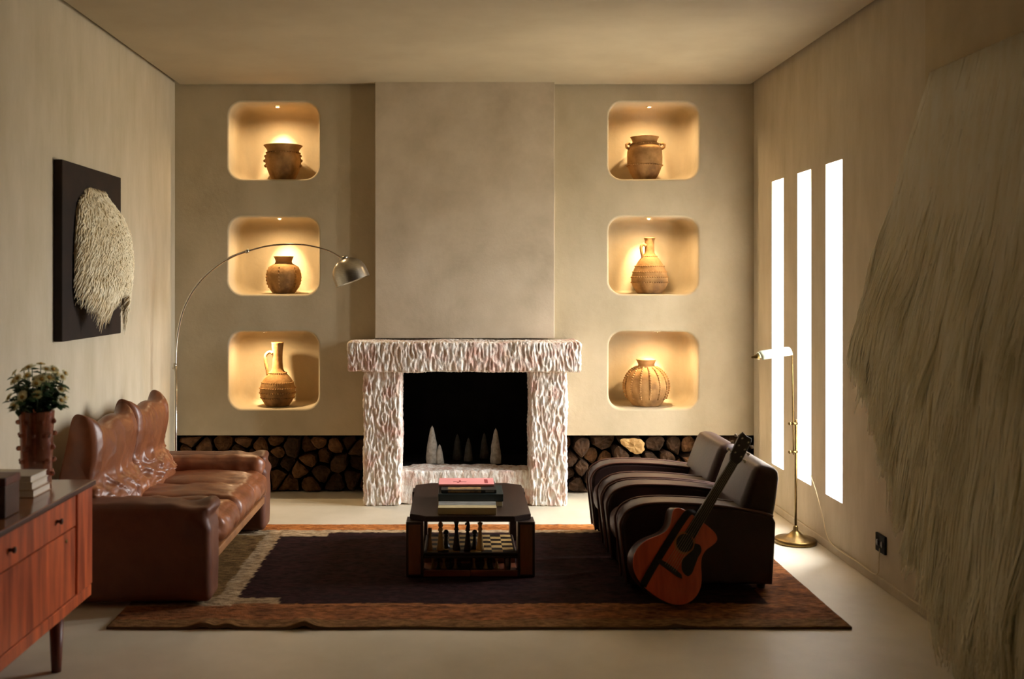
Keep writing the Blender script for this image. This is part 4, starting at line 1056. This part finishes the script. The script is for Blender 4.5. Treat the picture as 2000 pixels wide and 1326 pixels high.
cordp = spline([(bx_ + 0.008, Y(bd_) + 0.002, 0.62), (bx_ + 0.055, Y(bd_) - 0.01, 0.50), (bx_ + 0.098, Y(bd_) - 0.05, 0.36), (XR - 0.022, Y(bd_) - 0.10, 0.20), (XR - 0.018, Y(bd_) - 0.22, 0.062), (XR - 0.02, Y(5.5), 0.056), (XR - 0.02, Y(5.26), 0.062), (XR - 0.016, Y(5.24), 0.15), (XR - 0.014, Y(5.235), 0.205)], 7)
MB().tube(cordp, 0.0026, 7).build('cord', M['cable'], fl)

# wall outlet
ol = thing('wall_outlet', (XR - 0.005, Y(5.237), 0.18), 'small dark socket low on the window wall under the wool hanging', 'socket')
MB().box(XR - 0.012, XR + 0.001, Y(5.18), Y(5.295), 0.183, 0.278, 0.003, 2).build('plate', M['outlet'], ol)
for yy in (5.21, 5.265): MB().lathe([(0.0, 0), (0.017, 0), (0.017, 0.003), (0.0, 0.003)], n=16, mtx=Matrix.Translation((XR - 0.012, Y(yy), 0.23)) @ Matrix.Rotation(-PI / 2, 4, 'Y')).build('socket_face', M['black'], ol)

# ------------------------------------------------------------------ fleece panels
def lock(mb, pts, r0, r1, n=4, mi=0):
    k = len(pts); rs = [r0 + (r1 - r0) * (i / (k - 1)) ** 1.5 for i in range(k)]
    mb.tube(pts, rs, n, mi, True)
wa = thing('fleece_artwork', (XL + 0.025, Y(5.68), 1.29), 'near-black wall panel with a shaggy cream fleece mounted on it', 'artwork')
PD0, PD1, PZ0, PZ1 = 5.226, 6.14, 1.292, 2.25
MB().box(XL + 0.001, XL + 0.048, Y(PD0), Y(PD1), PZ0, PZ1, 0.003, 1).build('panel', M['panel'], wa)
rr = random.Random(3)
fz = MB()
# underlying pelt bulge
def pelt_half(z):    # (d0, d1, thickness) of the pelt at height z
    t = (z - 1.35) / (2.12 - 1.35)
    w0 = 5.44 - 0.06 * math.sin(PI * min(1, max(0, t))) + (0.13 * max(0, (t - 0.84) / 0.16) ** 2.0)
    w1 = 5.98 + 0.05 * math.sin(PI * min(1, max(0, t))) - (0.13 * max(0, (t - 0.80) / 0.2) ** 1.8)
    th = 0.045 + 0.105 * math.sin(PI * min(1, max(0, 1 - t)) ** 0.8 * 0.9)
    return w0, w1, th
nzv, nuv = 26, 20; vs = []; fs = []
for j in range(nzv + 1):
    z = 1.58 + (2.115 - 1.58) * j / nzv; w0, w1, th = pelt_half(z)
    e = max(0.0, 1 - ((z - 1.5) / 0.615) ** 8)
    for i in range(nuv + 1):
        u = i / nuv; d = w0 + (w1 - w0) * u
        vs.append((XL + 0.05 + th * e * math.sin(PI * u) ** 0.6, Y(d), z))
for j in range(nzv):
    for i in range(nuv): fs.append((j * (nuv + 1) + i, j * (nuv + 1) + i + 1, (j + 1) * (nuv + 1) + i + 1, (j + 1) * (nuv + 1) + i))
fz.add(vs, fs, 0, True)
for k in range(5200):
    t = rr.random() ** 0.85; z = 1.555 + 0.57 * t; w0, w1, th = pelt_half(z)
    u = rr.random(); d = w0 + (w1 - w0) * u; x = XL + 0.05 + th * math.sin(PI * u) ** 0.6 * max(0.15, 1 - t ** 8)
    ln = rr.uniform(0.07, 0.15)
    if z < 1.66:
        tail = max(math.exp(-((u - 0.22) / 0.16) ** 2), math.exp(-((u - 0.84) / 0.12) ** 2) * 1.15); ln = 0.05 + 0.20 * tail * rr.uniform(0.7, 1.0)
    nrm = Vector((math.sin(PI * u) * 0.5 + 0.15, 0, 0)); side = (u - 0.5) * 0.04
    pts = []
    ph = rr.random() * 6; am = rr.uniform(0.003, 0.008)
    for q in range(6):
        s = q / 5
        pts.append((x + 0.03 * nrm.x * math.sin(PI * min(1, s * 1.1)) * 2.2 + am * math.sin(9 * s + ph), Y(d + side * s + am * math.cos(8 * s + ph)), z - ln * s + 0.012 * (1 - s)))
    lock(fz, pts, rr.uniform(0.0035, 0.0065), 0.001)
o = fz.build('fleece', M['fleece'], wa); o['label'] = 'shaggy cream fleece'

wh = thing('wool_wall_hanging', (XR - 0.05, Y(3.9), 0.03), 'huge pale shaggy wool hanging with ragged strands on the window wall', 'wall hanging')
MB().box(XR - 0.045, XR - 0.001, Y(2.30), Y(4.665), 1.30, 3.02, 0.004, 1).build('panel', M['pale_panel'], wh)
hz_ = MB(); rr = random.Random(9)
DC = 3.45                                   # centre of the pelt, beyond the picture edge
def edge_d(z):                              # far edge of the pelt at height z
    pts = [(0.03, 3.98), (0.30, 4.22), (0.55, 4.50), (0.80, 4.78), (1.05, 5.00), (1.20, 5.10), (1.45, 5.05), (1.75, 4.94), (2.05, 4.81), (2.35, 4.67), (2.56, 4.53)]
    if z <= pts[0][0]: return pts[0][1]
    for i in range(len(pts) - 1):
        if z <= pts[i + 1][0]:
            t = (z - pts[i][0]) / (pts[i + 1][0] - pts[i][0]); return pts[i][1] * (1 - t) + pts[i + 1][1] * t
    return pts[-1][1]
def bottom_z(d):                            # ragged hem: lowest z for a strand ending at depth d
    if d < 3.98: return 0.04
    if d < 5.10: return 0.04 + (1.18 - 0.04) * ((d - 3.98) / 1.12) ** 1.05
    return 1.18
def off(z): return 0.055 + 0.17 * (1 - min(1, max(0, (z - 0.2) / 2.35))) ** 0.9 * min(1, (2.6 - z) / 0.5 + 0.1)
clumps = []
for k in range(330):
    uc = rr.random() ** 0.75
    zb_ = bottom_z(3.0 + 2.10 * uc)
    zc_ = zb_ + (rr.random() ** 1.5 * 0.16 if k % 2 else rr.random() * (1.62 - zb_))
    clumps.append((uc, zc_, rr.uniform(0.0, 0.075), rr.random() * 6.28, rr.uniform(0.006, 0.018)))
clumps.sort()
for k in range(5200):
    if k < 420:
        u = 1 - 0.015 * rr.random() ** 2; c_ = clumps[-1 - rr.randrange(14)]
    else:
        c_ = clumps[rr.randrange(len(clumps))]; u = min(1, max(0, c_[0] + rr.gauss(0, 0.022)))
    uc, zb_, lay1, ph, am = c_
    zb_ = max(zb_ + rr.uniform(-0.05, 0.10), bottom_z(3.0 + 2.10 * u))
    zt_ = 2.56 - (0.0 if k % 2 == 0 or k < 420 else rr.random() * min(1.3, 2.2 - zb_))
    if zt_ - zb_ < 0.3: continue
    lay = rr.uniform(0.0, 0.022); ph2 = rr.random() * 6.28; nseg = 15; pts = []
    ue = u * 0.35 + uc * 0.65
    for q in range(nseg + 1):
        t_ = q / nseg; z = zt_ + (zb_ - zt_) * t_
        w_ = (max(0.0, min(1.0, (2.05 - z) / max(0.2, 2.05 - zb_))) if zb_ < 2.05 else t_) ** 1.6
        uu = u + (ue - u) * w_ ** 1.3
        e = edge_d(max(z, 1.2)); d = 3.0 + (e - 3.0) * uu
        a_ = 0.0025 + am * w_
        pts.append((XR - off(z) - lay - lay1 * w_ + a_ * math.sin(9 * z + ph + ph2 * 0.25), Y(d + a_ * 1.3 * math.cos(11 * z + ph * 1.7 + ph2 * 0.25)), z))
    lock(hz_, pts, rr.uniform(0.004, 0.0085), 0.0018)
# backing pelt so that nothing shows between the strands
vs = []; fs = []; nzv, nuv = 40, 24
for j in range(nzv + 1):
    s = j / nzv
    for i in range(nuv + 1):
        u = i / nuv; zb_ = bottom_z(3.0 + 2.10 * u) + 0.22; z = 2.57 + (min(zb_, 2.3) - 2.57) * s
        e = edge_d(max(z, 1.2)); d = 2.85 + (e - 2.85) * u * 0.995
        vs.append((XR - off(z) + 0.008 + 0.012 * nz((d * 6, z * 2, 0)), Y(d), z))
for j in range(nzv):
    for i in range(nuv): fs.append((j * (nuv + 1) + i, j * (nuv + 1) + i + 1, (j + 1) * (nuv + 1) + i + 1, (j + 1) * (nuv + 1) + i))
hz_.add(vs, fs, 0, True)
o = hz_.build('wool_strands', M['fleece_pale'], wh); o['label'] = 'long cream wool strands'

# ------------------------------------------------------------------ daylight
SKY = 66.0
w = bpy.data.worlds.new('daylight'); scene.world = w; w.use_nodes = True
nt = w.node_tree; N = nt.nodes; L = nt.links
bg = N['Background']; tc = N.new('ShaderNodeTexCoord'); sx = N.new('ShaderNodeSeparateXYZ'); rp = N.new('ShaderNodeValToRGB')
mr = N.new('ShaderNodeMapRange'); mr.inputs['From Min'].default_value = -1; mr.inputs['From Max'].default_value = 1
L.new(tc.outputs['Generated'], sx.inputs[0]); L.new(sx.outputs['Z'], mr.inputs['Value']); L.new(mr.outputs['Result'], rp.inputs['Fac'])
cr = rp.color_ramp; cr.elements[0].position = 0.44; cr.elements[0].color = (0.34, 0.31, 0.25, 1)
cr.elements[1].position = 0.56; cr.elements[1].color = (0.95, 0.97, 1.0, 1)
L.new(rp.outputs['Color'], bg.inputs['Color']); bg.inputs['Strength'].default_value = SKY
for i, (d0, d1, z0, z1) in enumerate(WIN):
    ld = bpy.data.lights.new('window_portal', 'AREA'); ld.shape = 'RECTANGLE'; ld.size = z1 - z0; ld.size_y = d1 - d0
    ld.cycles.is_portal = True
    lo = bpy.data.objects.new('window_portal', ld); COL.objects.link(lo)
    lo.location = (XR + T + 0.01, Y((d0 + d1) / 2), (z0 + z1) / 2); lo.rotation_euler = (0, PI / 2, 0)

# ------------------------------------------------------------------ camera
cd = bpy.data.cameras.new('camera'); cd.sensor_width = 36.0; cd.lens = 1944 / 2000 * 36.0
cd.shift_x = (1000 - 890) / 2000; cd.shift_y = (553 - 663) / 2000
cd.dof.use_dof = True; cd.dof.focus_distance = 6.9; cd.dof.aperture_fstop = 2.0
cd.clip_start = 0.05
cam = bpy.data.objects.new('camera', cd); COL.objects.link(cam)
cam.location = (0, -CAMD, 1.6); cam.rotation_euler = (PI / 2, 0, 0)
scene.camera = cam
vs_ = scene.view_settings
vs_.view_transform = 'Standard'; vs_.look = 'None'; vs_.gamma = 1.0; vs_.use_curve_mapping = False; vs_.exposure = 0.2
scene.cycles.max_bounces = 10; scene.cycles.diffuse_bounces = 7; scene.cycles.transparent_max_bounces = 12
scene.cycles.use_denoising = True
